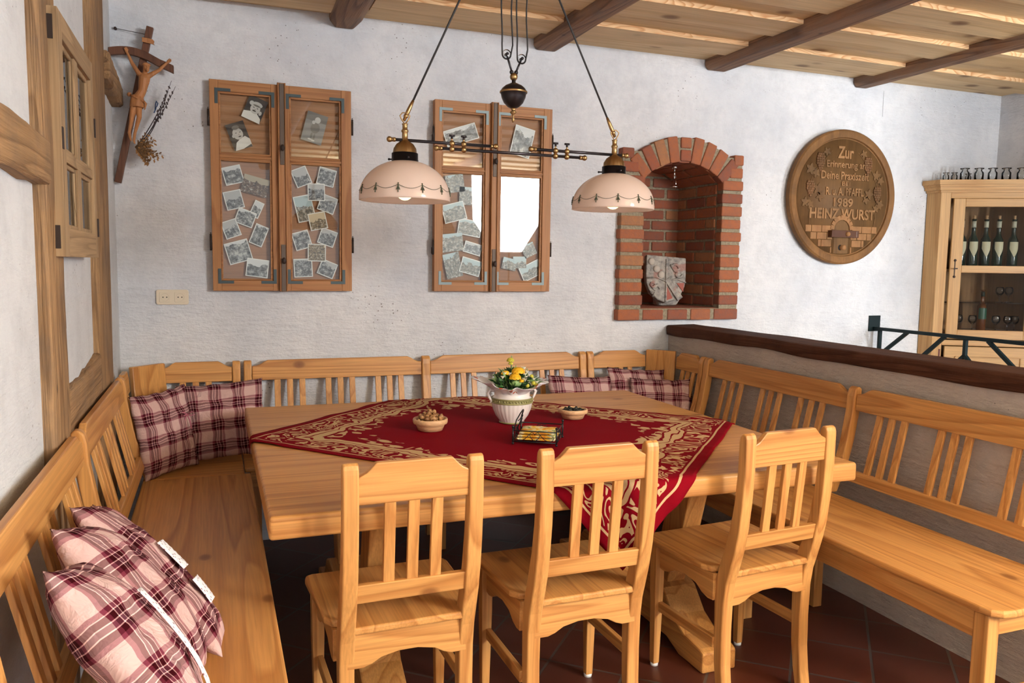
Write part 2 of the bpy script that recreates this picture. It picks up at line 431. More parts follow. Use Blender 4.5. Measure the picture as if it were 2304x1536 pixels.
def brick(bm, c, ax, ay, az, sx, sy, sz):
    j = lambda a: a * (1 + rb.uniform(-.05, .05))
    bm.obox(c, ax, ay, az, j(sx), j(sy), j(sz), rb.choice((0, 0, 1, 2, 3)))
X_, Y_, Z_ = V(1, 0, 0), V(0, 1, 0), V(0, 0, 1)
# side piers
nzr = 9
zz = [ZF + .008 + i * (ZSP + .19 - ZF) / 12 for i in range(13)]
for i in range(12):
    h = zz[1] - zz[0] - .021
    for sx, a, c2 in ((0, NX0, IX0), (1, IX1, NX1)):
        if i >= 10:  # next to the arch: shortened bricks
            if sx == 0: c2 = IX0 - .055 - .03 * (i - 10)
            else: a = IX1 + .055 + .03 * (i - 10)
        brick(bk, V((a + c2) / 2, (fy0 + fy1) / 2 + rb.uniform(-.004, .004), (zz[i] + zz[i + 1]) / 2), X_, Y_, Z_, c2 - a - .004, fy1 - fy0, h)
mo.box(NX0 + .008, IX0 - .01, fy0 + .01, fy1 - .001, ZBOT + .004, ZTOPL - .02); mo.box(IX1 + .01, NX1 - .008, fy0 + .01, fy1 - .001, ZBOT + .004, ZTOPL - .02)
# sill course
sl = [(NX0, NX0 + .16), (NX0 + .185, NX0 + .345), (NX0 + .375, NX0 + .535), (NX0 + .56, NX0 + .72), (NX0 + .745, NX1)]
for a, c2 in sl: brick(bk, V((a + c2) / 2, 4.70, (ZBOT + ZF) / 2 - .004), X_, Y_, Z_, c2 - a, .08, ZF - ZBOT - .012)
mo.box(NX0 + .01, NX1 - .01, fy0 + .008, fy1, ZBOT + .006, ZF - .006)
# arch voussoirs
a0 = math.asin(hw / R_in); nb = 9; depth = .168
for i in range(nb):
    t = -a0 * 1.06 + (i + .5) * 2 * a0 * 1.06 / nb
    dirv = V(math.sin(t), 0, math.cos(t)); tan = V(math.cos(t), 0, -math.sin(t))
    w = 2 * a0 * 1.06 * (R_in + depth / 2) / nb - .017
    if i == 4:
        for q in (.25, .75): brick(bk, V(cx, 4.695, zc) + dirv * (R_in + depth * q), tan, Y_, dirv, w * 1.05, .07, depth / 2 - .01)
    else: brick(bk, V(cx, 4.695 + rb.uniform(-.003, .003), zc) + dirv * (R_in + depth / 2), tan, Y_, dirv, w, .07, depth)
arc = [(cx + (R_in + .006) * math.sin(a0 * 1.06 * (2 * i / 20 - 1)), zc + (R_in + .006) * math.cos(a0 * 1.06 * (2 * i / 20 - 1))) for i in range(21)]
arc2 = [(cx + (R_in + depth - .008) * math.sin(a0 * 1.1 * (2 * i / 20 - 1)), zc + (R_in + depth - .008) * math.cos(a0 * 1.1 * (2 * i / 20 - 1))) for i in range(20, -1, -1)]
for i in range(20):
    mo.prism([arc[i], arc[i + 1], arc2[19 - i], arc2[20 - i]], (0, fy0 + .012, 0), X_, Z_, V(0, fy1 - fy0 - .013, 0))
obj('surround', rel(bk), BR, niche, bevel=.008)
obj('surround_mortar', rel(mo), mort, niche)
# recess: back, sides, vault, floor in brick
bk = MB(); mo = MB(); yb = 5.22
rows = 12; rh = (2.16 - ZF) / rows
for i in range(rows + 1):
    z = ZF + rh * (i + .5); off = .12 * (i % 2)
    x = IX0 - off
    while x < IX1 + .02:
        a, c2 = max(x, IX0 - .01), min(x + .235, IX1 + .03)
        if c2 - a > .03: brick(bk, V((a + c2) / 2, yb + .02, z), X_, Y_, Z_, c2 - a - .006, .05, rh - .016)
        x += .25
    for side, xx in ((0, IX0 - .022), (1, IX1 + .022)):
        y = 4.735 - off
        while y < yb:
            a, c2 = max(y, 4.735), min(y + .235, yb + .02)
            if c2 - a > .03: brick(bk, V(xx, (a + c2) / 2, z), X_, Y_, Z_, .05, c2 - a - .006, rh - .016)
            y += .25
mo.box(IX0 - .06, IX1 + .06, yb + .006, yb + .05, ZF - .02, 2.24); mo.box(IX0 - .045, IX0 - .01 + .003, 4.733, yb + .03, ZF - .02, 2.24); mo.box(IX1 + .007, IX1 + .045, 4.733, yb + .03, ZF - .02, 2.24)
for i in range(7):
    t = -a0 + (i + .5) * 2 * a0 / 7
    dirv = V(math.sin(t), 0, math.cos(t)); tan = V(math.cos(t), 0, -math.sin(t))
    for q in range(2): brick(bk, V(cx, 4.86 + q * .25 - (.06 if i % 2 else 0), zc) + dirv * (R_in + .02), tan, Y_, dirv, 2 * a0 * R_in / 7 - .012, .24, .05)
for i in range(20): mo.prism([arc[i], arc[i + 1], (arc[i + 1][0], arc[i + 1][1] + .05), (arc[i][0], arc[i][1] + .05)], (0, 4.73, 0), X_, Z_, V(0, .52, 0))
obj('recess_lining', rel(bk), BR, niche, bevel=.006)
obj('recess_mortar', rel(mo), mort, niche)
b = MB(); b.box(IX0 - .02, IX1 + .02, 4.70, 5.24, ZF - .03, ZF - .003)
obj('niche_floor', rel(b), BR[1], niche)
# stone shield leaning in the niche
st, nt, bs = new_mat('carved_stone'); tc = N(nt, 'ShaderNodeTexCoord')
q = noise_n(nt, tc.outputs['Object'], 22, 6, .7); q2 = noise_n(nt, tc.outputs['Object'], 9, 2)
c = ramp(nt, q, [(.35, (.16, .15, .145)), (.6, (.42, .38, .33))])
c = mix_c(nt, ramp(nt, q2, [(.56, (0, 0, 0)), (.62, (.55,) * 3)]), c, (.34, .10, .07))
L(nt, c, bs.inputs['Base Color']); bs.inputs['Roughness'].default_value = .9; bump(nt, bs, q, 1, .01)
redst = plain('red_painted_stone', (.33, .10, .075), .9); palest = plain('pale_stone', (.46, .40, .34), .9)
sh = thing('stone_shield', 'weathered carved stone coat of arms leaning in the brick niche', 'carving', (2.985, 4.86, ZF))
sh.rotation_euler = (math.radians(-10), math.radians(4), math.radians(-8))
b = MB()
out = [(-.15, .345), (.15, .345), (.152, .20), (.145, .14), (.115, .075), (.07, .035), (.0, .012), (-.06, .03), (-.115, .075), (-.145, .14), (-.152, .20)]
b.prism(out, (0, 0, .012), X_, Z_, V(0, .05, 0))
obj('shield_body', b, st, sh, bevel=.008)
b = MB()
for p in ((-.115, .31), (-.075, .26), (-.04, .22)): b.ball((p[0], -.002, p[1]), .026, 0, sc=(1, .6, 1))
b.box(-.006, .004, -.01, .01, .03, .335, 1); b.tube([(-.145, -.004, .19), (-.08, -.008, .20), (0, -.004, .175), (.08, -.006, .20), (.148, -.004, .18)], .006, 6, 1)
b.obox(V(.055, -.006, .125), V(.6, 0, -.8), Y_, V(.8, 0, .6), .17, .018, .045, 1)
b.prism([(.0, .03), (.05, .05), (.0, .14)], (0, -.006, .01), X_, Z_, V(0, .01, 0), 2); b.prism([(.08, .16), (.135, .165), (.13, .10)], (0, -.006, .01), X_, Z_, V(0, .01, 0), 2)
for cxx, czz, sg in ((.06, .28, 1), (-.08, .12, 1), (.09, .235, -1), (-.1, .15, -1)):
    b.tube([(cxx + .035 * math.cos(t * .9) * (1 - t * .12), -.004, czz + .03 * math.sin(t * .9) * sg * (1 - t * .12)) for t in range(7)], [.009, .01, .009, .008, .007, .006, .004], 6, 1)
b.tube([(.03, -.004, .30), (.06, -.006, .255), (.11, -.004, .25)], .008, 6, 1); b.tube([(-.12, -.004, .09), (-.08, -.006, .10), (-.10, -.004, .06)], .007, 6, 1)
obj('relief', b, [palest, st, redst], sh)
stb = thing('stone_fragment', 'rough grey stone block propping the carved shield in the niche', 'stone', (3.06, 4.94, ZF))
b = MB(); b.prism([(-.08, 0), (.07, 0), (.10, .045), (.06, .12), (-.02, .16), (-.09, .08)], (0, 0, 0), X_, Z_, V(0, .09, 0)); obj('block', b, st, stb, bevel=.015)
# small chrome spotlight hanging in the niche
sp = thing('spotlight', 'small chrome spotlight hanging from the top of the brick niche', 'lamp', (2.985, 4.80, 2.185))
b = MB(); b.lathe([(0, .012), (.018, .012), (.019, -.012), (0, -.012)], seg=16); obj('ceiling_mount', b, CHROME, sp)
b = MB(); b.tube([(0, 0, -.01), (0, 0, -.075)], .0055, 10); b.tube([(0.012, 0, -.06), (.014, 0, -.16)], .003, 8); obj('stem', b, CHROME, sp)
b = MB(); b.lathe([(0, -.07), (.011, -.07), (.011, -.115), (.028, -.13), (.03, -.138), (.012, -.138), (0, -.134)], seg=18); obj('lamp_head', b, CHROME, sp)
# ------------------------------------------------------------------ benches
def post_prof(z, base=.20):
    """distance of the bench post's front edge from the wall at height z"""
    pts = [(.945, .078), (.83, .086), (.70, .108), (.60, .132), (.53, .160), (.44, base)]
    if z >= pts[0][0]: return pts[0][1]
    for (za, ta), (zb, tb) in zip(pts, pts[1:]):
        if z >= zb: return ta + (tb - ta) * (za - z) / (za - zb)
    return pts[-1][1]
def frame_of(side):
    """returns function (t, s, z) -> local xyz; t = distance from wall, s = along the wall"""
    if side == 'back': return (lambda t, s, z: (s, YB - t, z)), 'x'
    if side == 'left': return (lambda t, s, z: (XL + t, s, z)), 'y'
    return (lambda t, s, z: (XD - t, s, z)), 'y'
def sweep(b, F, rows, s0, s1):
    """rows = outline in (t,z); extruded along s"""
    n = len(rows); vs = [F(t, s0, z) for t, z in rows] + [F(t, s1, z) for t, z in rows]
    b.add(vs, [tuple(range(n)), tuple(range(2 * n - 1, n - 1, -1))] + [(i, (i + 1) % n, n + (i + 1) % n, n + i) for i in range(n)])
def shift(bm, o): bm.v = [(x - o[0], y - o[1], z - o[2]) for x, y, z in bm.v]; return bm
def bench_post(F, s, w, root, o, bottom=.442):
    zs = [.945, .90, .83, .76, .70, .64, .58, .53, .49, bottom]
    fr = [(post_prof(z), z) for z in zs]; d = .046
    bk = [(post_prof(z) - d, z) for z in reversed(zs)]
    fr[0] = (fr[0][0] - .004, .932); top = [(.060, .944), (.045, .945), (.034, .935)]
    out = fr[1:] + [(t, z) for t, z in bk[:-1]] + top[::-1] + [fr[0]]
    b = MB(); sweep(b, F, out, s - w / 2, s + w / 2)
    obj('post', shift(b, o), PINE['z'], root, bevel=.006, seg=3)
def bench_back(F, ax, sa, sb, groups, root, o, mirror=False):
    """top rail with scalloped ends, lower rail and slats between sa..sb"""
    b = MB(); d = .024
    L_ = sb - sa
    e = min(.085, L_ * .2)
    prof = [(0, .912), (e * .25, .914), (e * .5, .922), (e * .75, .935), (e, .9445)]
    top = [(sa + s, z) for s, z in prof] + [(sb - s, z) for s, z in reversed(prof)]
    vs = []; 
    for s, z in top:
        t = post_prof(z) - .012
        vs += [F(t, s, z), F(t - d, s, z), F(post_prof(.83) - .012 - d, s, .833), F(post_prof(.83) - .012, s, .833)]
    fs = []; n = len(top)
    for i in range(n - 1):
        for q in range(4): fs.append((i * 4 + q, (i + 1) * 4 + q, (i + 1) * 4 + (q + 1) % 4, i * 4 + (q + 1) % 4))
    fs += [(0, 1, 2, 3), tuple((n - 1) * 4 + q for q in range(4))]
    b.add(vs, fs); obj('top_rail', shift(b, o), PINE[ax], root, bevel=.004)
    b = MB(); t0, t1 = post_prof(.56) - .010, post_prof(.515) - .012
    sweep(b, F, [(t0, .562), (t1, .512), (t1 - .022, .512), (t0 - .022, .562)], sa, sb)
    obj('lower_rail', shift(b, o), PINE[ax], root, bevel=.004)
    for s in groups:
        b = MB(); ta, tb = post_prof(.835) - .017, post_prof(.56) - .014
        sweep(b, F, [(ta, .84), (tb, .555), (tb - .014, .555), (ta - .014, .84)], s - .0165, s + .0165)
        obj('slat', shift(b, o), PINE['z'], root, bevel=.002)
def trip(c, p=.0685): return [c - p, c, c + p]
def seat_plate(name, poly, root, o, ax, z=.446, th=.026):
    b = MB(); b.prism(poly, (0, 0, z - th), X_, Y_, V(0, 0, th)); obj(name, shift(b, o), PINE[ax], root, bevel=.009, seg=3)
def leg_box(root, o, x0, x1, y0, y1, z1=.42): 
    b = MB(); b.box(x0, x1, y0, y1, FZ, z1); obj('leg', shift(b, o), PINE['z'], root, bevel=.004)
# left bench
F, ax = frame_of('left'); o = (-.12, 2.5, 0)
left = thing('bench', 'long pine bench along the half-timbered left wall with three checked cushions', 'bench', o)
for s in (1.62, 2.885, 4.135): bench_post(F, s, .046, left, o)
bench_back(F, 'y', 1.645, 2.86, trip(1.93) + trip(2.26) + trip(2.60), left, o)
bench_back(F, 'y', 2.91, 4.11, trip(3.18) + trip(3.51) + trip(3.84), left, o)
seat_plate('seat', [(-.335, 1.0), (.157, 1.0), (.160, 4.10), (-.335, 4.10)], left, o, 'y')
b = MB(); b.box(.115, .137, 1.05, 4.03, .34, .42); obj('apron', shift(b, o), PINE['y'], left, bevel=.003)
for yy in (1.1, 3.95): leg_box(left, o, .08, .125, yy, yy + .045); leg_box(left, o, -.33, -.285, yy, yy + .045)
# left corner unit
o = (-.15, 4.4, 0)
lc = thing('corner_bench', 'pine corner bench unit in the left corner with two checked cushions on it', 'bench', o)
Fb, _ = frame_of('back')
bench_post(Fb, .112, .042, lc, o)
bench_back(Fb, 'x', -.275, .09, trip(-.10, .066), lc, o)
bench_back(F, 'y', 4.16, 4.40, [4.24, 4.32], lc, o)
def corner_board(xc, yc, dx, dy, root, o, w=.20):
    """wide leaning board set diagonally across a corner; (dx,dy) points into the room"""
    d = V(dx, dy, 0).normalized(); t = V(-d.y, d.x, 0); b = MB(); c = V(xc, yc, 0)
    zs = [.945, .83, .70, .60, .53, .442]; vs = []
    for z in zs:
        p = c + d * (post_prof(z) - .078)
        for q, dd in ((-1, 0), (1, 0), (1, -.03), (-1, -.03)):
            v = p + t * q * w / 2 + d * dd; vs.append((v.x, v.y, z))
    fs = []
    for i in range(len(zs) - 1):
        for q in range(4): fs.append((i * 4 + q, (i + 1) * 4 + q, (i + 1) * 4 + (q + 1) % 4, i * 4 + (q + 1) % 4))
    n = len(zs) - 1; fs += [(0, 1, 2, 3), tuple(n * 4 + q for q in range(4))]
    b.add(vs, fs); obj('corner_board', shift(b, o), PINE['z'], root, bevel=.006)
corner_board(-.325, 4.565, 1, -1, lc, o, .21)
seat_plate('seat', [(-.335, 4.104), (.13, 4.104), (.13, 4.58), (-.30, 4.58), (-.335, 4.54)], lc, o, 'x')
leg_box(lc, o, -.33, -.285, 4.50, 4.545); leg_box(lc, o, .07, .115, 4.50, 4.545); leg_box(lc, o, .07, .115, 4.12, 4.165)
# back bench
o = (1.2, 4.4, 0)
bb = thing('bench', 'pine bench along the back wall below the two photo frames, behind the table', 'bench', o)
for s, w in ((.172, .042), (1.198, .052), (2.248, .046)): bench_post(Fb, s, w, bb, o)
bench_back(Fb, 'x', .196, 1.171, trip(.40) + trip(.685) + trip(.975), bb, o)
bench_back(Fb, 'x', 1.226, 2.222, trip(1.435) + trip(1.73) + trip(2.03), bb, o)
seat_plate('seat', [(.134, 4.20), (2.29, 4.20), (2.29, 4.58), (.134, 4.58)], bb, o, 'x')
b = MB(); b.box(.16, 2.27, 4.215, 4.237, .34, .42); obj('apron', shift(b, o), PINE['x'], bb, bevel=.003)
for xx in (.17, 1.17, 2.2): leg_box(bb, o, xx, xx + .045, 4.24, 4.285); leg_box(bb, o, xx, xx + .045, 4.50, 4.545)
# right corner unit
o = (2.6, 4.4, 0)
Fr, _ = frame_of('right')
rc = thing('corner_bench', 'pine corner bench unit in the right corner beside the low wall, cushions on it', 'bench', o)
bench_post(Fb, 2.303, .046, rc, o); bench_post(Fr, 4.208, .042, rc, o)
bench_back(Fb, 'x', 2.328, 2.715, trip(2.53, .068), rc, o)
bench_back(Fr, 'y', 4.232, 4.50, trip(4.36, .062), rc, o)
corner_board(2.80, 4.60, -1, -1, rc, o, .20)
seat_plate('seat', [(2.294, 4.165), (2.72, 4.165), (2.80, 4.30), (2.80, 4.58), (2.294, 4.58)], rc, o, 'x')
leg_box(rc, o, 2.31, 2.355, 4.2, 4.245); leg_box(rc, o, 2.6, 2.645, 4.5, 4.545); leg_box(rc, o, 2.31, 2.355, 4.5, 4.545)
# right bench
o = (2.5, 2.9, 0)
rbn = thing('bench', 'pine bench running along the low plaster wall on the right, empty seat', 'bench', o)
for s in (4.152, 2.948, 1.74): bench_post(Fr, s, .048, rbn, o)
bench_back(Fr, 'y', 2.973, 4.127, trip(3.225, .078) + trip(3.54, .072) + trip(3.885, .08), rbn, o)
bench_back(Fr, 'y', 1.765, 2.922, trip(2.035, .07) + trip(2.377, .066) + trip(2.706, .07), rbn, o)
seat_plate('seat', [(2.255, 1.745), (2.264, 1.71), (2.29, 1.687), (2.33, 1.680), (2.71, 1.680), (2.74, 1.70), (2.74, 4.155), (2.255, 4.155)], rbn, o, 'y')
b = MB(); b.box(2.277, 2.299, 1.76, 4.14, .325, .42); obj('apron', shift(b, o), PINE['y'], rbn, bevel=.003)
b = MB(); b.box(2.32, 2.68, 1.73, 1.752, .345, .42); obj('apron', shift(b, o), PINE['x'], rbn, bevel=.003)
b = MB(); b.box(2.32, 2.68, 1.735, 1.757, .09, .145); obj('stretcher', shift(b, o), PINE['x'], rbn, bevel=.003)
for yy in (1.72, 2.93, 4.08):
    for x0 in (2.270, 2.675): leg_box(rbn, o, x0, x0 + .05, yy, yy + .055)
# ------------------------------------------------------------------ table
TX0, TX1, TY0, TY1, TZ = .137, 2.318, 2.343, 4.20, .76
o = (1.23, 3.27, 0)
tb = thing('dining_table', 'large square pine table with thick top under the red cloth', 'table', o)
b = MB(); b.box(TX0, TX1, TY0, TY1, TZ - .072, TZ); obj('tabletop', shift(b, o), PINE['x'], tb, bevel=.012, seg=4)
for xx in (.55, 1.88):
    b = MB()
    foot = [(2.565, 0), (2.565, .085), (2.59, .095), (2.70, .105), (2.79, .15), (2.87, .24), (2.95, .27), (3.27, .24), (3.59, .27), (3.67, .24), (3.75, .15), (3.84, .105), (3.95, .095), (3.975, .085), (3.975, 0), (3.8, 0), (3.7, .035), (2.84, .035), (2.74, 0)]
    b.prism([(y, z + FZ) for y, z in foot], (xx - .08, 0, 0), Y_, Z_, V(.16, 0, 0)); obj('foot', shift(b, o), PINE['y'], tb, bevel=.008)
    for sg in (-1, 1):
        b = MB(); yc = 3.27
        b.prism([(yc + sg * .36, .10), (yc + sg * .24, .10), (yc + sg * .40, .66), (yc + sg * .55, .66), (yc + sg * .46, .35)], (xx - .045, 0, 0), Y_, Z_, V(.09, 0, 0))
        obj('leg', shift(b, o), PINE['z'], tb, bevel=.006)
    b = MB(); b.box(xx - .055, xx + .055, 2.66, 3.88, .615, .688); obj('bearer', shift(b, o), PINE['y'], tb, bevel=.006)
# ------------------------------------------------------------------ chairs
def make_chair(label):
    t = thing('dining_chair', label, 'chair', (0, 0, 0), 0, 'pine chairs at the near side of the table')
    zs = [0, .09, .18, .30, .42, .49, .55, .62, .70, .80, .91, 1.02]
    yr = [.058, .074, .084, .087, .084, .074, .056, .036, .020, .008, .001, 0]      # rear edge
    dp = [.036, .040, .043, .046, .052, .058, .060, .057, .050, .044, .041, .040]    # depth
    for sx in (-1, 1):
        b = MB()
        back = list(zip(yr, zs)); front = [(y + d, z) for y, z, d in zip(yr, zs, dp)]
        top = [(.001, 1.034), (.006, 1.046), (.016, 1.053), (.026, 1.050), (.036, 1.038)]
        x0 = sx * .2125 - (.0235 if sx > 0 else -.0235) - .0235
        b.prism(back + top + front[::-1], (x0, 0, 0), Y_, Z_, V(.047, 0, 0)); obj('rear_leg', b, PINE['z'], t, bevel=.006, seg=3)
        b = MB(); xa, ya = sx * .218, .478; vs = []
        for z, h in ((.512, .0215), (.34, .0205), (.012, .014)):
            for dx, dy in ((-1, -1), (1, -1), (1, 1), (-1, 1)): vs.append((xa + dx * h, ya + dy * h, z))
        b.add(vs, [(0, 1, 2, 3), (8, 11, 10, 9)] + [(4 * r + k, 4 * r + (k + 1) % 4, 4 * r + 4 + (k + 1) % 4, 4 * r + 4 + k) for r in range(2) for k in range(4)])
        fl = obj('front_leg', b, PINE['z'], t, bevel=.003)
        b = MB(); b.lathe([(0, 0), (.0155, 0), (.0165, .012), (0, .012)], (xa, ya, 0), 14); obj('glide', b, WHITEP, fl, label='white plastic glide')
        prof = [(.13, .512), (.458, .512), (.458, .418), (.43, .414), (.395, .422), (.36, .442), (.295, .452), (.23, .442), (.195, .420), (.16, .410), (.13, .412)]
        b = MB(); b.prism(prof, (sx * .212 - .011, 0, 0), Y_, Z_, V(.022, 0, 0)); obj('side_apron', b, PINE['y'], t, bevel=.003)
        b = MB(); b.box(sx * .212 - .010, sx * .212 + .010, .125, .459, .235, .275); obj('stretcher', b, PINE['y'], t, bevel=.003)
    def edge(z):
        for i in range(len(zs) - 1):
            if z <= zs[i + 1]: return yr[i] + (yr[i + 1] - yr[i]) * (z - zs[i]) / (zs[i + 1] - zs[i])
        return yr[-1]
    b = MB(); e = .075; h = .1895
    pr = [(0, 1.008), (e * .3, 1.009), (e * .6, 1.020), (e * .85, 1.038), (e, 1.050)]
    top = [(-h + s, z) for s, z in pr] + [(h - s, z) for s, z in reversed(pr)]
    vs = []
    for s, z in top: vs += [(s, .007, z), (s, .030, z), (s, .033, .927), (s, .010, .927)]
    n = len(top); fs = [(i * 4 + q, (i + 1) * 4 + q, (i + 1) * 4 + (q + 1) % 4, i * 4 + (q + 1) % 4) for i in range(n - 1) for q in range(4)] + [(0, 1, 2, 3), tuple((n - 1) * 4 + q for q in range(4))]
    b.add(vs, fs); obj('top_rail', b, PINE['x'], t, bevel=.004)
    b = MB(); b.prism([(edge(.68) + .008, .680), (edge(.68) + .032, .680), (edge(.62) + .034, .620), (edge(.62) + .008, .620)], (-h, 0, 0), Y_, Z_, V(2 * h, 0, 0)); obj('lower_rail', b, PINE['x'], t, bevel=.003)
    for s in (-.072, 0, .072):
        b = MB(); b.prism([(.014, .935), (.030, .935), (edge(.675) + .030, .672), (edge(.675) + .014, .672)], (s - .017, 0, 0), Y_, Z_, V(.034, 0, 0)); obj('slat', b, PINE['z'], t, bevel=.002)
    for yy, nm, w in ((.092, 'rear_apron', .189), (.478, 'front_apron', .20)):
        prof = [(-w, .512), (w, .512), (w, .400), (w - .05, .400), (w - .075, .408), (w - .105, .425), (.03, .436), (-.03, .436), (-w + .105, .425), (-w + .075, .408), (-w + .05, .400), (-w, .400)]
        b = MB(); b.prism(prof, (0, yy - .008, 0), X_, Z_, V(0, .022, 0)); obj(nm, b, PINE['x'], t, bevel=.003)
    b = MB()
    seat = [(-.189, .066), (.189, .066), (.189, .135), (.222, .142), (.242, .18), (.256, .50), (.25, .528), (.228, .538), (-.228, .538), (-.25, .528), (-.256, .50), (-.242, .18), (-.222, .142), (-.189, .135)]
    b.prism(seat, (0, 0, .513), X_, Y_, V(0, 0, .024)); obj('seat', b, PINE['y'], t, bevel=.007, seg=3)
    return t
ch = make_chair('pine chair at the left of the row, its back in front of the table corner')
ch.location = (.544, 2.22, FZ); ch.rotation_euler = (0, 0, math.radians(1.5))
dup(ch, (1.153, 2.225, FZ), math.radians(1.0), 'middle pine chair, standing in front of the hanging tip of the red cloth')
dup(ch, (1.917, 2.24, FZ), math.radians(4.8), 'pine chair nearest the right bench, turned slightly, with the brightest back')
# ------------------------------------------------------------------ picture frames made of old casement sashes
def sash_frame(x0, label, brm, tint):
    t = thing('photo_frame', label, 'picture frame', (x0, 4.70, 1.335))
    Zo = 0; H = 1.135
    lz = [(.045, .318), (.415, .700)]; zl = (.058, .718); zu = (.745, 1.075)
    yf, yb_ = -.035, .018
    b = MB(); b.box(.004, .753, .012, .018, .004, H - .004); obj('backing_board', b, wood('plywood_' + tint, 'x', (.42, .20, .095), (.36, .165, .075), rings=3, across=2.5, along=.8, rough=.6, knots=0), t)
    for nm, x1, x2, z1, z2, a in (('stile', 0, .045, 0, H, 'z'), ('stile', .318, .352, 0, H, 'z'), ('stile', .395, .415, 0, H, 'z'), ('stile', .700, .757, 0, H, 'z'),
                                  ('rail', .045, .318, 0, .058, 'x'), ('rail', .045, .318, 1.075, H, 'x'), ('rail', .415, .700, 0, .058, 'x'), ('rail', .415, .700, 1.075, H, 'x')):
        b = MB(); b.box(x1, x2, yf, .012, z1, z2); obj(nm, b, SASH[a], t, bevel=.002)
    for x1, x2 in lz:
        b = MB(); b.box(x1, x2, -.026, .008, .718, .745); b.box(x1, x2, -.033, -.02, .725, .738); obj('glazing_bar', b, SASH['x'], t, bevel=.003)
        b = MB()
        for z1, z2 in (zl, zu):
            w = .009
            b.box(x1, x1 + w, -.026, -.004, z1, z2); b.box(x2 - w, x2, -.026, -.004, z1, z2); b.box(x1 + w, x2 - w, -.026, -.004, z1, z1 + w); b.box(x1 + w, x2 - w, -.026, -.004, z2 - w, z2)
        obj('moulding', b, SASH['x'], t, bevel=.003)
        for z1, z2 in (zl, zu):
            b = MB(); b.box(x1 + .001, x2 - .001, -.012, -.009, z1 + .001, z2 - .001); obj('glass_pane', b, GLASS, t)
    # centre strip with its iron bolt
    b = MB(); b.box(.352, .395, -.052, .012, -.002, H + .008); b.box(.352, .358, -.060, -.052, -.002, H + .008); b.box(.389, .395, -.060, -.052, -.002, H + .008); obj('centre_strip', b, SASH['z'], t, bevel=.002)
    for z1, z2, kz in ((.70, H + .004, .79), (0, .26, .17)):
        b = MB(); b.box(.362, .385, -.056, -.051, z1, z2); bl = obj('bolt_plate', b, plain('bolt_' + tint, (.13, .10, .08), .6, .6), t, bevel=.001)
        b = MB(); b.tube([(.374, -.056, kz), (.374, -.072, kz)], .005, 8); b.ball((.374, -.077, kz), .011, sc=(1, .7, 1.7)); obj('bolt_knob', b, IRON, bl)
        for sg in (0, 1): pass
    for (x1, x2) in lz:
        xo1, xo2 = x1 - .022, x2 + .020
        for cx_, sg in ((x1 - .018, 1), (x2 + .018, -1)):
            for cz_, sz in ((zl[0] - .018, 1), (zu[1] + .016, -1)):
                b = MB(); a = .082; w = .016
                b.box(min(cx_, cx_ + sg * a), max(cx_, cx_ + sg * a), yf - .003, yf, min(cz_, cz_ + sz * w), max(cz_, cz_ + sz * w))
                b.box(min(cx_, cx_ + sg * w), max(cx_, cx_ + sg * w), yf - .003, yf, min(cz_ + sz * w, cz_ + sz * a), max(cz_ + sz * w, cz_ + sz * a))
                obj('corner_bracket', b, brm, t)
    for xx in (-.007, .764):
        for zz_ in (.26, .93):
            b = MB(); b.tube([(xx, -.028, zz_ - .04), (xx, -.028, zz_ + .04)], .006, 8); b.ball((xx, -.028, zz_ + .045), .006); b.ball((xx, -.028, zz_ + .055), .003)
            b.box(min(xx, xx + (.008 if xx < 0 else -.008)), max(xx, xx + (.008 if xx < 0 else -.008)), -.032, .012, zz_ - .035, zz_ + .005); obj('hinge', b, IRON, t)
    return t
sash_frame(0.0, 'old casement window turned photo frame, left one, black and white snapshots behind glass', STEEL_DK, 'a')
sash_frame(1.25, 'old casement window turned photo frame, right one, reflecting a bright white lamp', STEEL_LT, 'b')
# photographs
def photo_mat(name, dark, mid, sky, warm=0, scale=9):
    m, nt, bs = new_mat(name); tc = N(nt, 'ShaderNodeTexCoord'); oi = N(nt, 'ShaderNodeObjectInfo')
    uv = tc.outputs['UV']
    sx = N(nt, 'ShaderNodeSeparateXYZ'); L(nt, uv, sx.inputs[0])
    cb = N(nt, 'ShaderNodeCombineXYZ'); L(nt, sx.outputs[0], cb.inputs[0]); L(nt, sx.outputs[1], cb.inputs[1]); L(nt, math_n(nt, 'MULTIPLY', oi.outputs['Random'], 40.), cb.inputs[2])
    n1 = noise_n(nt, cb.outputs[0], scale, 5, .75); n2 = noise_n(nt, cb.outputs[0], 2.2, 4, .6)
    lim = math_n(nt, 'ADD', .42, math_n(nt, 'MULTIPLY', oi.outputs['Random'], .45))
    skyf = math_n(nt, 'GREATER_THAN', math_n(nt, 'ADD', sx.outputs[1], math_n(nt, 'MULTIPLY', math_n(nt, 'SUBTRACT', n2, .5), .9)), math_n(nt, 'ADD', lim, .12))
    g = ramp(nt, n1, [(.38, dark), (.48, mid), (.56, tuple(min(1, x * 2.2) for x in mid)), (.62, (.55, .55, .52))])
    c = mix_c(nt, skyf, g, sky)
    L(nt, c, bs.inputs['Base Color']); bs.inputs['Roughness'].default_value = .35
    return m
PH = dict(bw=photo_mat('print_grey', (.012, .013, .015), (.11, .11, .115), (.46, .46, .46), scale=5),
          hc=photo_mat('print_contrast', (.010, .010, .012), (.14, .14, .14), (.66, .66, .66), scale=4),
          sepia=photo_mat('print_sepia', (.03, .022, .012), (.16, .115, .06), (.62, .50, .33)),
          col=photo_mat('print_colour', (.02, .032, .028), (.14, .12, .09), (.40, .50, .52), scale=8),
          br=photo_mat('print_brown', (.02, .01, .006), (.09, .045, .02), (.42, .36, .26)))
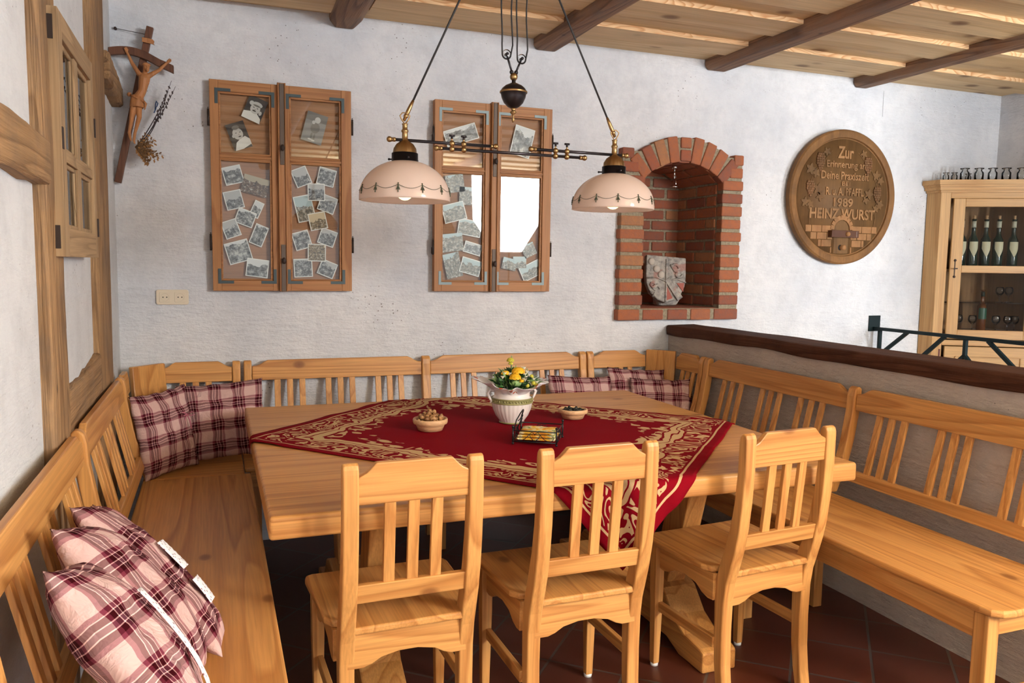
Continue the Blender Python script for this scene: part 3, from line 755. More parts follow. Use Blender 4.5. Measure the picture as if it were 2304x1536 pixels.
PW = plain('photo_paper_white', (.78, .77, .74), .35); PK = plain('print_black', (.012, .012, .02), .35); PS = plain('print_skin_grey', (.55, .54, .52), .4); PG = plain('print_mid_grey', (.16, .15, .14), .4)
PHOTOS = [
(.114,1.970,.100,.099,15,'hc',1,'snapshot of a house gable, top left of the lower left pane in the left frame'),
(.231,1.917,.140,.099,-14,'br',0,'brownish borderless group photograph with dark crowd, upper right of lower left pane'),
(.116,1.835,.095,.102,14,'bw',1,'grey landscape snapshot with pale sky just below the house gable snapshot'),
(.236,1.788,.053,.093,-24,'hc',1,'narrow upright snapshot tilted right, overlapping the tilted courtyard snapshot'),
(.176,1.740,.100,.087,-20,'hc',1,'tilted courtyard snapshot tucked under the narrow upright one, left frame'),
(.099,1.676,.085,.097,20,'bw',1,'dark meadow snapshot at the left edge, middle of the lower left pane'),
(.246,1.645,.074,.116,-22,'hc',1,'tall white-bordered snapshot of a doorway, right edge of the lower left pane'),
(.136,1.551,.127,.120,16,'hc',1,'large square high-contrast snapshot near the bottom of the lower left pane'),
(.235,1.462,.119,.101,-7,'hc',1,'wide group snapshot at the very bottom of the lower left pane'),
(.480,1.979,.090,.103,23,'bw',1,'tilted grey snapshot, top left of the lower right pane in the left frame'),
(.620,1.985,.099,.099,-13,'bw',1,'pale tilted snapshot, top right of the lower right pane in the left frame'),
(.562,1.897,.096,.098,1,'bw',1,'straight grey hillside snapshot between the two top ones, lower right pane'),
(.496,1.803,.101,.147,13,'col',1,'upright colour photo of people seated before a dark window, left frame'),
(.625,1.833,.097,.096,-19,'bw',1,'snapshot of dark treeline with white sky at the right edge of left frame'),
(.569,1.734,.099,.098,12,'sepia',1,'sepia group snapshot overlapping the colour photo of seated people'),
(.480,1.623,.095,.102,17,'bw',1,'tilted snapshot of figures by a roof, left side of lower right pane'),
(.623,1.642,.095,.093,-19,'bw',1,'grey crowd snapshot tilted right, right edge below the treeline snapshot'),
(.562,1.554,.102,.100,-1,'sepia',1,'straight sepia group snapshot above the two bottom ones of the left frame'),
(.485,1.466,.104,.105,3,'bw',1,'white-bordered hillside group snapshot, bottom left of the lower right pane'),
(.621,1.462,.096,.090,-22,'bw',1,'faded field snapshot tilted right in the bottom right corner of left frame'),
(1.421,2.278,.211,.097,19,'hc',1,'wide pale photograph tilted left in the upper left pane of the right frame'),
(1.820,2.264,.133,.181,-13,'hc',1,'large upright high-contrast photograph in the upper right pane of the right frame'),
(1.385,1.986,.114,.105,9,'col',0,'bluish colour snapshot at the top of the lower left pane, right frame'),
(1.381,1.814,.144,.111,15,'col',1,'landscape photo with a white sky strip, left edge of the right frame'),
(1.481,1.723,.149,.098,-9,'col',1,'pale colour group photo right of and below the white sky one'),
(1.453,1.915,.080,.108,-1,'col',0,'faded snapshot half lost in glare beside the white reflection, right frame'),
(1.371,1.631,.135,.109,7,'col',0,'colour photo of three seated people, left edge of the right frame'),
(1.502,1.598,.114,.070,-15,'bw',1,'small grey landscape photo tilted right, next to the three seated people'),
(1.375,1.492,.104,.151,13,'col',0,'tall dark colour photo at the bottom left of the right frame'),
(1.490,1.486,.132,.096,-15,'col',1,'colour group photo at the bottom, right of the tall dark one'),
(1.876,2.002,.127,.063,-21,'col',1,'pale photo at the top right of the lower right pane, by the glare'),
(1.875,1.595,.087,.080,25,'col',0,'dark photo at the right edge just under the glare, right frame'),
(1.744,1.506,.095,.072,-12,'col',0,'dark photo near the bottom beside the centre strip, right frame'),
(1.892,1.466,.146,.096,26,'col',1,'bright family photo tilted left in the bottom right corner, right frame'),
(1.813,1.517,.089,.073,1,'col',0,'dark photo between the two bottom ones of the lower right pane, right frame'),
]
def photo_thing(i, x, z, w, h, rot, kind, border, label, grp):
    b = MB(); yy = 4.6945 if i % 3 == 0 else 4.6935 if i % 3 == 1 else 4.6925
    r = Matrix.Rotation(math.radians(rot), 3, 'Y').inverted()
    ax_ = r @ X_; az_ = r @ Z_
    b.obox(V(0, 0, 0), ax_, Y_, az_, w, .0008, h, 0)
    bd = .005 if border else 0
    def quad(u0, u1, v0, v1, d, mat, uv=True):
        ps = [ax_ * (u * w) + az_ * (v * h) + V(0, d, 0) for u, v in ((u0, v0), (u1, v0), (u1, v1), (u0, v1))]
        b.add(ps, [(0, 1, 2, 3)], mat, False, [[(0, 0), (1, 0), (1, 1), (0, 1)]])
    def ell(u, v, ru, rv, d, mat):
        ps = [ax_ * (u * w + ru * w * math.cos(t * PI / 8)) + az_ * (v * h + rv * w * math.sin(t * PI / 8)) + V(0, d, 0) for t in range(16)]
        b.add(ps, [tuple(range(16))], mat)
    bu, bv = bd / w, bd / h
    if kind in PH:
        quad(-.5 + bu, .5 - bu, -.5 + bv, .5 - bv, -.0006, 1); mats = [PW if border else PK, PH[kind]]
    else:
        mats = [PK, PW, PS, PG]
        if kind == 'toddler1':   # laughing child, white shirt
            ps = [(-.5, -.5), (.5, -.5), (.44, -.3), (.15, -.12), (-.1, -.12), (-.5, -.22)]
            b.add([ax_ * (u * w) + az_ * (v * h) + V(0, -.0006, 0) for u, v in ps], [tuple(range(6))], 1)
            ell(.02, .02, .26, .28, -.0009, 2); ell(.06, .22, .26, .14, -.0010, 2); ell(-.25, .2, .12, .12, -.0008, 2)
            ell(.04, .16, .2, .05, -.0011, 3); ell(.33, -.08, .08, .12, -.0009, 2)
            for u in (-.08, .12): ell(u, .06, .045, .022, -.0013, 0)
            ell(.0, -.07, .10, .045, -.0013, 0); ell(.02, 0, .025, .02, -.0013, 3)
        elif kind == 'toddler2':
            ps = [(-.45, -.5), (.5, -.5), (.5, -.2), (.3, -.06), (.0, -.12), (-.25, -.22)]
            b.add([ax_ * (u * w) + az_ * (v * h) + V(0, -.0006, 0) for u, v in ps], [tuple(range(6))], 1)
            ell(-.02, .08, .28, .32, -.0009, 2); ell(-.03, .32, .2, .12, -.0010, 3); ell(-.3, .03, .06, .08, -.0008, 2)
            for u in (-.1, .12): ell(u, .12, .05, .02, -.0013, 0)
            ell(.04, -.03, .08, .03, -.0013, 0); ell(.03, .05, .025, .02, -.0013, 3)
            ps = [(0, -.5), (.5, -.5), (.48, -.4)]; b.add([ax_ * (u * w) + az_ * (v * h) + V(0, -.0008, 0) for u, v in ps], [(0, 1, 2)], 0)
        else:
            mats = [PG, plain('print_pavement', (.24, .24, .235), .4), PS, PK]
            quad(-.5, .5, -.5, .22, -.0006, 1)
            ell(.03, .0, .22, .26, -.0010, 0); ell(.06, .28, .14, .15, -.0012, 2)
            ell(-.10, .18, .08, .09, -.0011, 2); ell(-.06, -.28, .05, .16, -.0009, 0); ell(.08, -.30, .05, .16, -.0009, 0); ell(-.1, -.40, .09, .04, -.0011, 2); ell(.06, -.42, .09, .04, -.0011, 2)
    obj('photograph', b, mats, None, label, 'photograph', grp, loc=(x, yy, z))
for i, (x, z, w, h, r, k, bd, lab) in enumerate(PHOTOS):
    photo_thing(i, x, z, w, h, r, k, bd, lab, 'photographs in the left frame' if x < 1 else 'photographs in the right frame')
photo_thing(50, .234, 2.333, .102, .131, -22, 'toddler1', 0, 'portrait of a laughing toddler on black, upper left pane of the left frame', 'photographs in the left frame')
photo_thing(51, .149, 2.184, .099, .145, 20, 'toddler2', 0, 'portrait of a frowning toddler in a white top, below the laughing one', 'photographs in the left frame')
photo_thing(52, .555, 2.255, .116, .167, -15, 'stand', 0, 'grey photograph of a small child standing, alone in the upper right pane', 'photographs in the left frame')
# ------------------------------------------------------------------ sash window hung on the left wall
t = thing('window_sash', 'weathered wooden window sash with glazing bars hung on the left wall', 'window sash', (-.44, 3.12, 1.87))
o = (-.44, 3.12, 1.87); ya, yb2, za, zb = 2.755, 3.495, 1.505, 2.243
xf, xm = -.417, -.447
def sb(nm, y1, y2, z1, z2, x1, x2, a, bev=.002):
    b = MB(); b.box(x1, x2, y1, y2, z1, z2); return obj(nm, shift(b, o), SHUT[a], t, bevel=bev)
sb('stile', ya, ya + .075, za, zb, xm, xf, 'z'); sb('stile', yb2 - .06, yb2, za, zb, xm, xf, 'z')
sb('rail', ya + .075, yb2 - .06, za, za + .09, xm, xf, 'y'); sb('rail', ya + .075, yb2 - .06, zb - .075, zb, xm, xf, 'y')
sb('glazing_bar', 3.09, 3.155, za + .09, zb - .075, xm, xf - .005, 'z'); sb('glazing_bar', ya + .075, yb2 - .06, 1.80, 1.835, xm, xf - .004, 'y')
b = MB()
for y1, y2 in ((ya + .075, 3.09), (3.155, yb2 - .06)):
    for z1, z2 in ((za + .09, 1.80), (1.835, zb - .075)):
        w = .014; b.box(xm, xf - .012, y1, y1 + w, z1, z2); b.box(xm, xf - .012, y2 - w, y2, z1, z2); b.box(xm, xf - .012, y1 + w, y2 - w, z1, z1 + w); b.box(xm, xf - .012, y1 + w, y2 - w, z2 - w, z2)
obj('moulding', shift(b, o), SHUT['z'], t, bevel=.004)
sb('outer_frame', ya - .012, ya + .02, za + .015, zb - .02, -.476, xm - .001, 'z')
for y1, y2 in ((ya + .075, 3.09), (3.155, yb2 - .06)):
    for z1, z2 in ((za + .09, 1.80), (1.835, zb - .075)):
        b = MB(); b.box(-.438, -.436, y1 + .001, y2 - .001, z1 + .001, z2 - .001); obj('glass_pane', shift(b, o), GLASS, t)
for yy, zz2 in ((ya - .003, zb - .06), (ya - .003, za + .06), (yb2 - .012, 1.62), (yb2 - .012, 2.0)):
    b = MB(); b.box(-.446 if yy < 3 else -.42, -.430 if yy < 3 else -.412, yy - .002, yy + .004 if yy < 3 else yy + .012, zz2 - .035, zz2 + .035); obj('hinge', shift(b, o), IRON, t)
b = MB(); b.box(xf - .004, xf + .002, ya + .004, ya + .03, 1.83, 1.895); obj('latch_plate', shift(b, o), IRON, t)
# ------------------------------------------------------------------ double socket
t = thing('wall_socket', 'cream double power socket on the back wall below the left photo frame', 'socket', (-.209, YB, 1.298))
b = MB(); r_ = .018
def rrect(w, h, r, n=5):
    out = []
    for cx_, cz_, a0_ in ((w - r, h - r, 0), (-w + r, h - r, 90), (-w + r, -h + r, 180), (w - r, -h + r, 270)):
        for k in range(n + 1):
            a = math.radians(a0_ + 90 * k / n); out.append((cx_ + r * math.cos(a), cz_ + r * math.sin(a)))
    return out
b.prism(rrect(.082, .041, .012), (0, -.011, 0), X_, Z_, V(0, .0105, 0)); obj('cover_plate', b, CREAM, t, bevel=.003)
for sx in (-.038, .038):
    b = MB(); b.prism(rrect(.028, .028, .006), (sx, -.0135, 0), X_, Z_, V(0, .003, 0)); s_ = obj('outlet', b, CREAM, t, bevel=.0015)
    b = MB(); b.lathe([(.0205, .0137), (.0195, .0137), (.0195, .004), (0, .004)], (sx, 0, 0), 24, axis='y'); w_ = obj('well', b, plain('socket_well', (.50, .44, .33), .4), s_)
    b = MB()
    for q in (-.0095, .0095): b.lathe([(0, .0148), (.0032, .0148), (.0032, .0137)], (sx + q, 0, 0), 10, axis='y')
    obj('pin_hole', b, BLACK, s_)
# ------------------------------------------------------------------ crucifix and twigs
cr = thing('crucifix', 'dark wooden crucifix with a carved pale figure hanging in the left corner', 'crucifix', (-.36, 4.66, 2.3)); o = (-.36, 4.66, 2.3)
def crp(x, z, y=4.64): return V(x - o[0], y - o[1], z - o[2])
b = MB(); A, B = crp(-.279, 2.70, 4.65), crp(-.457, 1.90, 4.685)
d = (A - B).normalized(); sx_ = V(d.z, 0, -d.x)
b.obox((A + B) / 2, sx_, Y_, d, .034, .028, (A - B).length); obj('upright', b, CROSSW, cr, bevel=.003)
b = MB(); n = 14; vs = []
for k in range(n + 1):
    tt = k / n; x = -.475 + .305 * tt; z = 2.552 + .018 * math.sin(PI * min(1, tt * 1.3)) - .062 * tt ** 2.2
    for dx, dz in ((0, .02), (0, -.02)):
        for yy in (4.615, 4.642): vs.append(crp(x, z + dz, yy))
fs = [(0, 1, 3, 2), (4 * n, 4 * n + 2, 4 * n + 3, 4 * n + 1)]
for k in range(n):
    a_ = 4 * k; fs += [(a_, a_ + 4, a_ + 5, a_ + 1), (a_ + 2, a_ + 3, a_ + 7, a_ + 6), (a_, a_ + 2, a_ + 6, a_ + 4), (a_ + 1, a_ + 5, a_ + 7, a_ + 3)]
b.add(vs, fs); obj('crossbar', b, CROSSW, cr, bevel=.003)
b = MB(); sc_ = [(-.03, .0), (-.032, .014), (.0, .012), (.02, .008), (.028, -.002), (.024, -.012), (.03, -.02), (.018, -.016), (-.01, -.012), (-.032, -.008)]
b.prism(sc_, crp(-.287, 2.625, 4.622), X_, Z_, V(0, .006, 0)); obj('title_scroll', b, CARVE, cr, bevel=.0015)
# carved figure: one continuous remeshed body
def capsule(b, p, q, r0, r1, seg=12):
    p, q = Vector(p), Vector(q); b.ball(p, r0, seg=seg, rings=8); b.ball(q, r1, seg=seg, rings=8); b.tube([p, q], [r0, r1], seg)
fig = MB(); Yf = 4.60
def P2(x, z, y=Yf): return crp(x, z, y)
chest, waist, hip, neck, head = P2(-.311, 2.425), P2(-.322, 2.362, 4.598), P2(-.348, 2.318, 4.60), P2(-.306, 2.458, 4.597), P2(-.298, 2.484, 4.585)
capsule(fig, chest, waist, .028, .020); capsule(fig, waist, hip, .020, .025); capsule(fig, chest, neck, .020, .010); capsule(fig, neck, head, .010, .016)
fig.ball(head, .019, sc=(.85, .95, 1.15)); fig.ball(head + V(.006, -.012, -.016), .010, sc=(.8, .8, 1.3))   # beard
fig.ball(head + V(.004, -.019, -.001), .004); fig.ball(head + V(-.002, -.012, .010), .014, sc=(1.1, .8, .6))
for k in range(10):  # crown of thorns
    a_ = 2 * PI * k / 10; fig.ball(head + V(.018 * math.cos(a_), .018 * math.sin(a_), .009 + .002 * (k % 2)), .004, seg=6, rings=4)
shL, shR = P2(-.334, 2.447, 4.60), P2(-.283, 2.446, 4.598)
capsule(fig, chest + V(-.012, 0, .014), shL, .017, .013); capsule(fig, chest + V(.012, 0, .012), shR, .017, .013)
capsule(fig, shL, P2(-.366, 2.500, 4.600), .0125, .009); capsule(fig, P2(-.366, 2.500, 4.6), P2(-.388, 2.552, 4.607), .009, .006)
capsule(fig, shR, P2(-.240, 2.476, 4.600), .0125, .009); capsule(fig, P2(-.240, 2.476, 4.6), P2(-.200, 2.520, 4.607), .009, .006)
for hx, hz, dx, dz in ((-.390, 2.558, -.25, 1), (-.195, 2.526, .8, .6)):
    hc = P2(hx, hz, 4.607); fig.ball(hc, .008, sc=(1, .6, 1.1)); dv = V(dx, 0, dz).normalized(); sv = V(dv.z, 0, -dv.x)
    for q in range(4): capsule(fig, hc + sv * (.0025 * (q - 1.5)) * 1.6, hc + dv * (.014 + .002 * (q % 3)) + sv * (.0032 * (q - 1.5)) * 1.6 + V(0, -.006, 0), .0022, .0018, 6)
    capsule(fig, hc, hc + sv * .011 + dv * .004 + V(0, -.004, 0), .0024, .002, 6)
for (kx, kz, ax2, az2, fx, fz, oy) in ((-.372, 2.232, -.389, 2.150, -.384, 2.122, -.004), (-.338, 2.228, -.362, 2.148, -.367, 2.108, -.008)):
    capsule(fig, P2(kx * .5 - .348 * .5, 2.30, 4.60), P2(kx, kz, 4.585 + oy), .019, .0125); capsule(fig, P2(kx, kz, 4.585 + oy), P2(ax2, az2, 4.605 + oy), .0125, .007)
    capsule(fig, P2(ax2, az2, 4.605 + oy), P2(fx, fz, 4.595 + oy), .008, .006); capsule(fig, P2(fx, fz, 4.595 + oy), P2(fx + .004, fz - .014, 4.59 + oy), .006, .004)
for q in range(4): # ribs
    for sg in (-1, 1): capsule(fig, chest + V(.004, -.025 + .002 * q, -.010 * q), chest + V(sg * .024 + .002, -.014, .006 - .010 * q), .0022, .0018, 6)
fo = obj('figure', fig, CARVE, cr); rm = fo.modifiers.new('remesh', 'REMESH'); rm.mode = 'VOXEL'; rm.voxel_size = .0021; rm.use_smooth_shade = True
sm = fo.modifiers.new('smooth', 'SMOOTH'); sm.factor = .5; sm.iterations = 2
b = MB(); b.lathe([(.024, .022), (.030, .010), (.032, -.01), (.034, -.035), (.030, -.042), (.026, -.03)], hip + V(0, 0, 0), 22, rmod=lambda i, a: 1 + .07 * math.sin(5 * a + i))
b.tube([hip + V(-.028, -.016, .018), hip + V(0, -.032, .004), hip + V(.03, -.014, -.008)], .006, 8); b.ball(hip + V(-.034, -.01, .022), .011, seg=8, rings=6); b.tube([hip + V(.03, -.01, -.008), hip + V(.042, -.012, -.02), hip + V(.036, -.01, -.05)], [.008, .007, .002], 8)
obj('loincloth', b, CARVE, cr)
b = MB(); b.tube([V(-.448, 4.705, 2.69) - V(*o), crp(-.30, 2.664, 4.66)], .0015, 6); b.tube([V(-.448, 4.72, 2.69) - V(*o), V(-.448, 4.70, 2.69) - V(*o)], .007, 10); obj('hanging_wire', b, IRON, cr)
tw = thing('willow_twigs', 'dark pussy-willow twigs tied behind the crucifix', 'twigs', (-.34, 4.62, 2.12)); o2 = V(-.34, 4.62, 2.12)
b = MB(); c = MB(); rt = random.Random(5)
for k, (ex, ez) in enumerate(((-.182, 2.43), (-.164, 2.405), (-.20, 2.38), (-.235, 2.30))):
    p0 = V(-.346 + .006 * k, 4.62, 2.10); p1 = V(ex, 4.61 + .01 * k, ez); mid = p0.lerp(p1, .5) + V(.02, 0, -.012)
    pts = [(p0 * (1 - u) ** 2 + mid * 2 * u * (1 - u) + p1 * u * u) - o2 for u in [i / 10 for i in range(11)]]
    b.tube(pts, [.003 - .002 * i / 10 for i in range(11)], 6)
    if k < 3:
        for q in range(9): 
            u = .42 + .06 * q; pp = (p0 * (1 - u) ** 2 + mid * 2 * u * (1 - u) + p1 * u * u) - o2 + V(rt.uniform(-.005, .005), rt.uniform(-.005, .005), 0)
            c.ball(pp, .0055, seg=7, rings=5, sc=(.8, .8, 1.6), rot=Matrix.Rotation(rt.uniform(-.6, .6), 3, 'Y'))
obj('twig', b, plain('twig_bark', (.03, .02, .028), .7), tw); obj('catkin', c, plain('catkin', (.07, .05, .05), .8), tw, kind=None)
b = MB(); b.tube([(0.075, 0, .16), (.085, -.01, .175), (.09, -.01, .19), (.083, -.01, .20), (.078, 0, .185)], .003, 6, closed=True); b.tube([(.08, 0, .165), (.07, -.008, .14)], .003, 6); obj('ribbon', b, plain('blue_ribbon', (.02, .06, .16), .4), tw, label='small blue ribbon bow')
lm_ = plain('dried_leaf', (.28, .13, .035), .7); lm2 = plain('dried_leaf_dark', (.14, .07, .025), .7)
bx = thing('dried_box_sprig', 'bunch of dry golden-brown leaf sprigs at the foot of the crucifix figure', 'sprig', (-.36, 4.62, 2.06)); o3 = V(-.36, 4.62, 2.06)
b = MB(); c = MB()
for k in range(26):
    a_ = rt.uniform(-1.1, .8); ln = rt.uniform(.06, .13) * (1 if k > 3 else 1.1)
    p0 = V(-.365, 4.615, 2.08) - o3; dv = V(math.cos(a_) * .95, rt.uniform(-.35, .05), math.sin(a_)).normalized()
    b.tube([p0, p0 + dv * ln], [.0018, .0008], 5)
    for q in range(9):
        u = .2 + q * .09; pp = p0 + dv * ln * u; sd = 1 if q % 2 else -1; pv = V(-dv.z, rt.uniform(-.6, .3), dv.x) * sd
        tip = pp + (pv * .9 + dv * .5).normalized() * rt.uniform(.015, .024); w_ = dv * .006
        c.add([pp, pp + (tip - pp) * .5 + w_, tip, pp + (tip - pp) * .5 - w_ + V(0, -.002, 0)], [(0, 1, 2, 3)], q % 2)
obj('stem', b, lm2, bx); obj('leaves', c, [lm_, lm2], bx, kind='stuff')
# ------------------------------------------------------------------ round carved barrel end
BCX, BCZ, BR_ = 4.335, 2.028, .487
bar = thing('barrel_plaque', 'round carved barrel-end plaque with raised lettering and grapes on the back wall', 'plaque', (BCX, YB, BCZ))
def walnutm(name, c1, c2):
    m = wood(name, 'z', c1, c2, rings=5, across=4, along=.5, rough=.6, knots=0, grime=.6, grimecol=(.075, .042, .018), spec=.2); return m
BM = walnutm('barrel_oak', (.185, .095, .034), (.12, .06, .022)); BM2 = walnutm('barrel_rim_oak', (.26, .125, .042), (.18, .085, .03)); BM3 = walnutm('barrel_stone_oak', (.36, .18, .072), (.28, .13, .05))
b = MB(); b.lathe([(.0, .050), (.415, .050), (.425, .052), (.43, .065), (.452, .070), (.475, .068), (BR_, .058), (BR_, .020), (.47, .001), (0, .001)], seg=96, axis='y'); obj('rim', b, BM2, bar, sharp=.5)
b = MB(); b.lathe([(.418, .051), (.418, .0545), (.0, .0545)], seg=96, axis='y'); obj('panel', b, BM, bar)
LY = -.0545
# brick wall carved at the bottom
b = MB(); rows = [(-.207, -.255), (-.259, -.307), (-.311, -.359), (-.363, -.405)]
for ri, (zt, zb_) in enumerate(rows):
    x = -.46 + (.05 if ri % 2 else 0)
    while x < .42:
        x2 = x + .088; lim = math.sqrt(max(0, .412 ** 2 - min(zt, zb_) ** 2)) if True else 0
        lim = math.sqrt(max(0, .417 ** 2 - zb_ ** 2))
        xa_, xb_ = max(x, -lim), min(x2, lim)
        if xb_ - xa_ > .02 and not (xa_ > -.085 and xb_ < .085):
            if xa_ < -.085 < xb_: xb_ = -.087
            if xa_ < .085 < xb_: xa_ = .087
            if xb_ - xa_ > .012 and not (xa_ >= -.087 and xb_ <= .087): b.box(xa_, xb_, LY - .004, LY + .002, zb_, zt)
        x += .093
for k in range(9):
    a_ = PI * (k + .5) / 9; dv = V(math.cos(a_), 0, math.sin(a_)); tv = V(-math.sin(a_), 0, math.cos(a_))
    b.obox(V(0, LY - .002, -.235) + dv * .088, dv, Y_, tv, .036, .012, .030)
obj('carved_wall', b, BM3, bar, bevel=.002)
b = MB(); b.prism([(-.066, -.408), (.066, -.408), (.066, -.235)] + [(.066 * math.cos(a * PI / 8), -.235 + .066 * math.sin(a * PI / 8)) for a in range(1, 9)], (0, LY - .002, 0), X_, Z_, V(0, .004, 0)); obj('carved_door', b, BM, bar)
b = MB(); b.box(-.125, .125, -.098, -.086, -.292, -.242); b.box(-.125, -.105, -.098, LY, -.292, -.242); b.box(.105, .125, -.098, LY, -.292, -.242); obj('latch_bar', b, plain('dark_polished_wood', (.09, .035, .018), .3), bar, bevel=.002)
b = MB(); b.lathe([(0, .112), (.014, .112), (.018, .10), (.018, .095)], (.02, 0, -.267), 16, axis='y'); obj('peg', b, BM3, bar); b = MB(); b.lathe([(0, .085), (.019, .085), (.019, .052)], (.008, 0, -.365), 18, axis='y'); obj('peg', b, BM3, bar)
b = MB(); b.lathe([(.021, .0570), (0, .0572)], (-.004, 0, -.365), 18, axis='y'); obj('bung_hole', b, BLACK, bar)
# vines and grapes
b = MB(); c = MB(); rv = random.Random(9)
def grapes(x, z, rows_, s=.011):
    g = MB()
    for i in range(rows_):
        n_ = max(1, min(4, rows_ - i) if i > 0 else 3)
        for k in range(n_): g.ball((x + (k - (n_ - 1) / 2) * s * 1.6 + rv.uniform(-.002, .002), LY - .004, z - i * s * 1.5), s, seg=10, rings=6, sc=(1, .8, 1))
    obj('grape_bunch', g, GOAK, bar)
GOAK = walnutm('grape_oak', (.22, .11, .05), (.15, .07, .03))
grapes(-.225, .30, 8); grapes(.215, .29, 8); grapes(-.305, .10, 7); grapes(.315, .08, 7)
def leaf(x, z, s, a):
    pts = []
    for k in range(20):
        th = 2 * PI * k / 20; r_ = s * (1 + .35 * math.cos(5 * th)); pts.append((x + r_ * math.cos(th + a), z + r_ * math.sin(th + a)))
    c.prism(pts, (0, LY - .006, 0), X_, Z_, V(0, .006, 0))
for x, z, s in ((-.31, .19, .035), (-.26, .165, .03), (-.235, .05, .035), (-.215, .0, .03), (-.345, -.045, .03), (-.30, -.06, .028), (.30, .17, .032), (.34, .135, .028), (.235, .03, .034), (.21, -.01, .026), (.345, -.04, .03), (.31, -.07, .026), (-.17, .32, .026), (.17, .32, .026)): leaf(x, z, s, rv.uniform(0, 3))
for sg in (-1, 1):
    c.tube([(sg * .30, LY, -.205), (sg * .305, LY - .004, -.14), (sg * .30, LY - .002, -.11)], .004, 6)
    c.tube([(sg * .30, LY, -.10), (sg * .33, LY - .002, .05), (sg * .27, LY - .002, .18), (sg * .17, LY - .002, .28), (sg * .12, LY, .33)], .0035, 6)
obj('vine_leaves', c, BM, bar, bevel=.002)
# lettering
def text_mesh(s, width, cap, x, z, bold=.0):
    """raised capitals fitted to width x cap height, centred on (x, z)"""
    cu = bpy.data.curves.new('txt', 'FONT'); cu.body = s; cu.size = .1; cu.align_x = 'CENTER'; cu.extrude = .004; cu.bevel_depth = .0012; cu.offset = bold; cu.resolution_u = 3
    ob = bpy.data.objects.new('txt', cu); COL.objects.link(ob); bpy.context.view_layer.update()
    me = bpy.data.meshes.new_from_object(ob, depsgraph=bpy.context.evaluated_depsgraph_get()); bpy.data.objects.remove(ob)
    xs = [v.co.x for v in me.vertices]; sx = width / (max(xs) - min(xs)); sz = cap / .0729
    me.transform(Matrix.Translation((x - (max(xs) + min(xs)) / 2 * sx, LY - .0015, z - cap / 2)) @ Matrix.Rotation(PI / 2, 4, 'X') @ Matrix.Diagonal((sx, sz, 1, 1)))
    return me
LET = walnutm('letter_oak', (.36, .19, .08), (.28, .14, .055))
for s, wd_, cap, x, z, bo in (('Zur', .145, .085, 0, .325, .0018), ('Erinnerung an', .36, .050, .01, .238, .0010), ('Deine Praxiszeit', .44, .058, .005, .158, .0012), ('BEI', .075, .030, .015, .100, .001), ('R. u. A. PFAFFL', .35, .056, .01, .043, .0015), ('1989', .18, .062, .0, -.035, .002), ('HEINZ WURST', .60, .074, .0, -.118, .0018)):
    me = text_mesh(s, wd_, cap, x, z, bo); me.materials.append(LET)
    o_ = bpy.data.objects.new('lettering', me); COL.objects.link(o_); o_.parent = bar
# small access panel seam in the wall
b = MB(); b.box(4.714, 4.905, YB - .004, YB, 2.645, 2.832); obj('access_panel', b, PLAST, None, 'small flush plastered access panel high on the back wall right of the plaque', 'panel')
# ------------------------------------------------------------------ pendant lamp
LYy = 3.15
lamp = thing('pendant_lamp', 'rise-and-fall pendant with two white glass shades over the table', 'lamp', (1.18, LYy, ZC)); lo = V(1.18, LYy, ZC)
shade_m, nt, bs = new_mat('opal_glass'); out_ = nt.nodes['Material Output']
bs.inputs['Base Color'].default_value = (.86, .73, .65, 1); bs.inputs['Roughness'].default_value = .12
tr = N(nt, 'ShaderNodeBsdfTranslucent'); tr.inputs[0].default_value = (.95, .84, .76, 1); mx = N(nt, 'ShaderNodeMixShader'); mx.inputs[0].default_value = .45
L(nt, bs.outputs[0], mx.inputs[1]); L(nt, tr.outputs[0], mx.inputs[2]); L(nt, mx.outputs[0], out_.inputs[0])
bulb_m, nt, bs = new_mat('frosted_bulb'); bs.inputs['Base Color'].default_value = (.9, .85, .6, 1); bs.inputs['Emission Color'].default_value = (1, .86, .5, 1); bs.inputs['Emission Strength'].default_value = 1.2
garl = plain('garland_green', (.05, .06, .03), .4)
